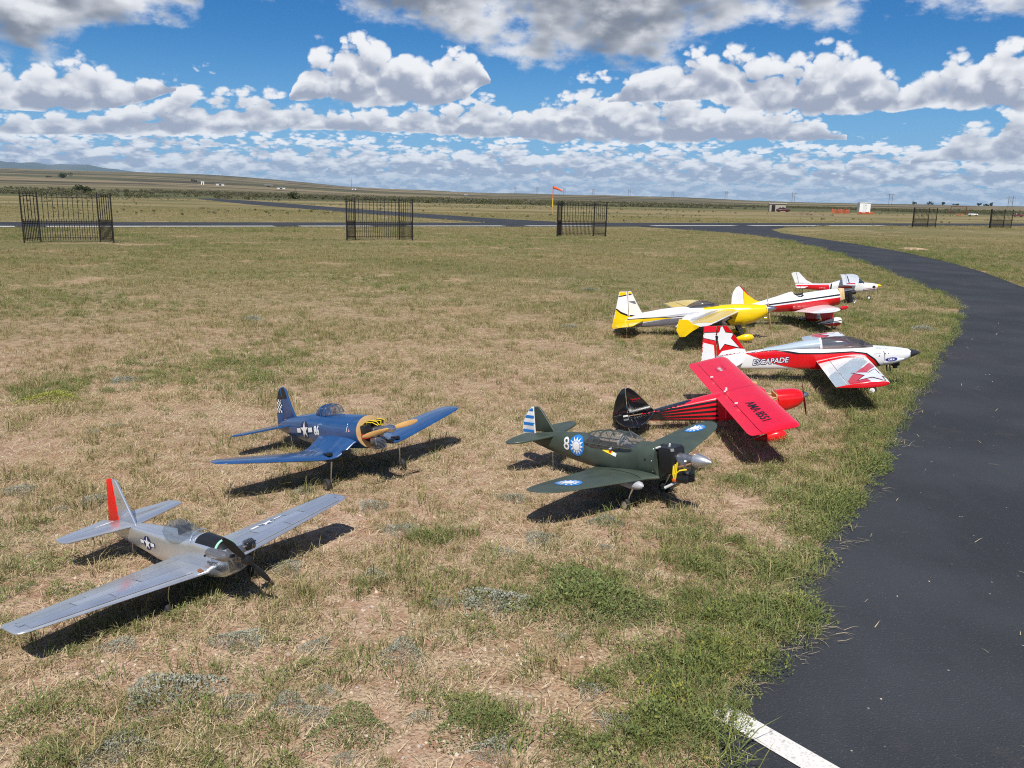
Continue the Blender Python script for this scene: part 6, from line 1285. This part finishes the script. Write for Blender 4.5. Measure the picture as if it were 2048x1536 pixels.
def shrub_belt():
    cs = new_coll('belt_shrubs', [crown_mesh('belt_%02d' % i, 260, .8, 1.0, .085, (M_SHRUB, M_GREYB)[i % 2], 90 + i, 6) for i in range(6)])
    n = 34000; r = np.sqrt(rng.uniform(195 ** 2, 480 ** 2, n)); a = rng.uniform(-.70, .66, n); x = r * np.sin(a); y = r * np.cos(a)
    f = fbm(x / 38, y / 38, 77, 3); lo = np.interp(a, [-.7, -.2, .1, .66], [205, 205, 215, 260]); keep = (r > lo) & (rng.uniform(size=n) < np.clip((f - .42) * 6, 0, 1))
    pv, d = on_pave(x, y); keep &= ~pv; x, y = x[keep], y[keep]; m = len(x); z = terrain_h(x, y)
    sc = (.35 + 1.15 * rng.uniform(size=m) ** 3) * np.interp(np.arctan2(x, y), [-.3, .1, .5], [1., .75, .55]); scatter('shrub_belt', cs, np.stack([x, y, z - .05], -1), np.stack([np.zeros(m), np.zeros(m), rng.uniform(0, 6.28, m)], -1), sc, rng.uniform(size=m), 'belt of low olive shrubs beyond the runway', 'shrubs')
    # scattered tufts of weeds along the pavement edges and mid field
    n = 2600; r = np.sqrt(rng.uniform(60 ** 2, 200 ** 2, n)); a = rng.uniform(-.70, .66, n); x = r * np.sin(a); y = r * np.cos(a); pv, d = on_pave(x, y); f = fbm(x / 16, y / 16, 13); keep = (~pv) & (f > .52); x, y = x[keep], y[keep]; m = len(x)
    scatter('field_weeds', cs, np.stack([x, y, np.zeros(m)], -1), np.stack([np.zeros(m), np.zeros(m), rng.uniform(0, 6.28, m)], -1), .08 + .16 * rng.uniform(size=m) ** 2, rng.uniform(size=m), 'scattered low weeds in the far field', 'weeds')
shrub_belt()
def dirt_mounds():
    g = np.random.default_rng(3)
    for px, py, w, h, lab in ((1826, 499, 1.25, .10, 'low bare mound of tan dirt beside the taxiway'), (1615, 430, 7., .35, 'weedy dirt mound beyond the runway near the block hut')):
        gx, gy = ground(px, py); V = []; F = []; n = 22
        for j in range(n):
            for i in range(n):
                u = i / (n - 1) * 2 - 1; v_ = j / (n - 1) * 2 - 1; q = max(0, 1 - u * u - v_ * v_); V.append((u * w / 2, v_ * w / 3, q * h * (.7 + .6 * float(fbm(np.array([u * 2 + gx]), np.array([v_ * 2]), 4)[0])) - .01))
        for j in range(n - 1):
            for i in range(n - 1): F.append((j * n + i, j * n + i + 1, (j + 1) * n + i + 1, (j + 1) * n + i))
        o = mesh_obj('dirt_mound', V, F, (M('tan_dirt', (.40, .28, .18), .95, var=.2, scale=3) if w < 2 else M('weedy_dirt', (.17, .13, .075), .95, var=.4, scale=1.2)), smooth=60); o.location = (gx, gy, 0); tag(o, lab, 'mound', kind='structure')
dirt_mounds()

# ------------------------------------------------------------------ distant hills and the air in front of them
def hills():
    prof = [(-700, 322), (-300, 316), (0, 321), (60, 325.5), (95, 330), (170, 329), (215, 335), (250, 341), (300, 346), (350, 348.5), (400, 351), (470, 356), (520, 362)]
    D = 15000.; xs = np.linspace(-700, 520, 90); V = []; n = 8
    for px in xs:
        yt = np.interp(px, [q[0] for q in prof], [q[1] for q in prof]) + (float(fbm(np.array([px / 22.]), np.array([2.]), 8)[0]) - .5) * 2.2
        top = at_y(float(px), float(yt), D); d = Vector((top.x, top.y, 0)).normalized()
        for j in range(n):
            f = j / (n - 1); q = D - 3200 + 4800 * f; w = math.sin(math.pi * min(f / .667 * .5, 1.)) if f < .667 else math.cos((f - .667) / .333 * math.pi / 2)
            wob = 1 + .10 * (float(fbm(np.array([px / 30. + j * 3]), np.array([j * 1.7]), 9)[0]) - .5) * (1 if abs(f - .667) > .08 else 0)
            V.append((d.x * q, d.y * q, -160 + (top.z + 160) * max(w, 0) * wob))
    F = [(i * n + j, i * n + j + 1, (i + 1) * n + j + 1, (i + 1) * n + j) for i in range(len(xs) - 1) for j in range(n - 1)]
    m, N, b = mat_new('forested_hill'); P = N.new('ShaderNodeNewGeometry').outputs['Position']; k = N.noise(P, .0016, 4.)
    N.l.new(N.mix(N.sstep(k, .4, .6), (.035, .05, .03), (.075, .08, .05)), b.inputs['Base Color']); b.inputs['Roughness'].default_value = 1.
    tag(mesh_obj('hills', V, F, m, smooth=60), 'long forested hills fading blue on the horizon', 'hills', kind='structure')
hills()
def haze():
    v, f = box((0, 9000, 200), (52000, 64000, 1220), .0001); V = [(x, y, z) for x in (-26000, 26000) for y in (-26000, 26000) for z in (-420, 520)]
    m = bpy.data.materials.new('air'); m.use_nodes = True; m.node_tree.nodes.clear(); N = NT(m.node_tree)
    pv = N.new('ShaderNodeVolumePrincipled'); pv.inputs['Color'].default_value = (.52, .76, 1., 1); pv.inputs['Density'].default_value = 4.4e-5; pv.inputs['Anisotropy'].default_value = .0
    o = N.new('ShaderNodeOutputMaterial'); N.l.new(pv.outputs[0], o.inputs['Volume'])
    ob = mesh_obj('haze', V, [(0, 1, 3, 2), (4, 6, 7, 5), (0, 4, 5, 1), (2, 3, 7, 6), (0, 2, 6, 4), (1, 5, 7, 3)], m); tag(ob, 'thin clear air that pales the distance', 'haze', kind='stuff')
HAZE = True
if HAZE: haze()
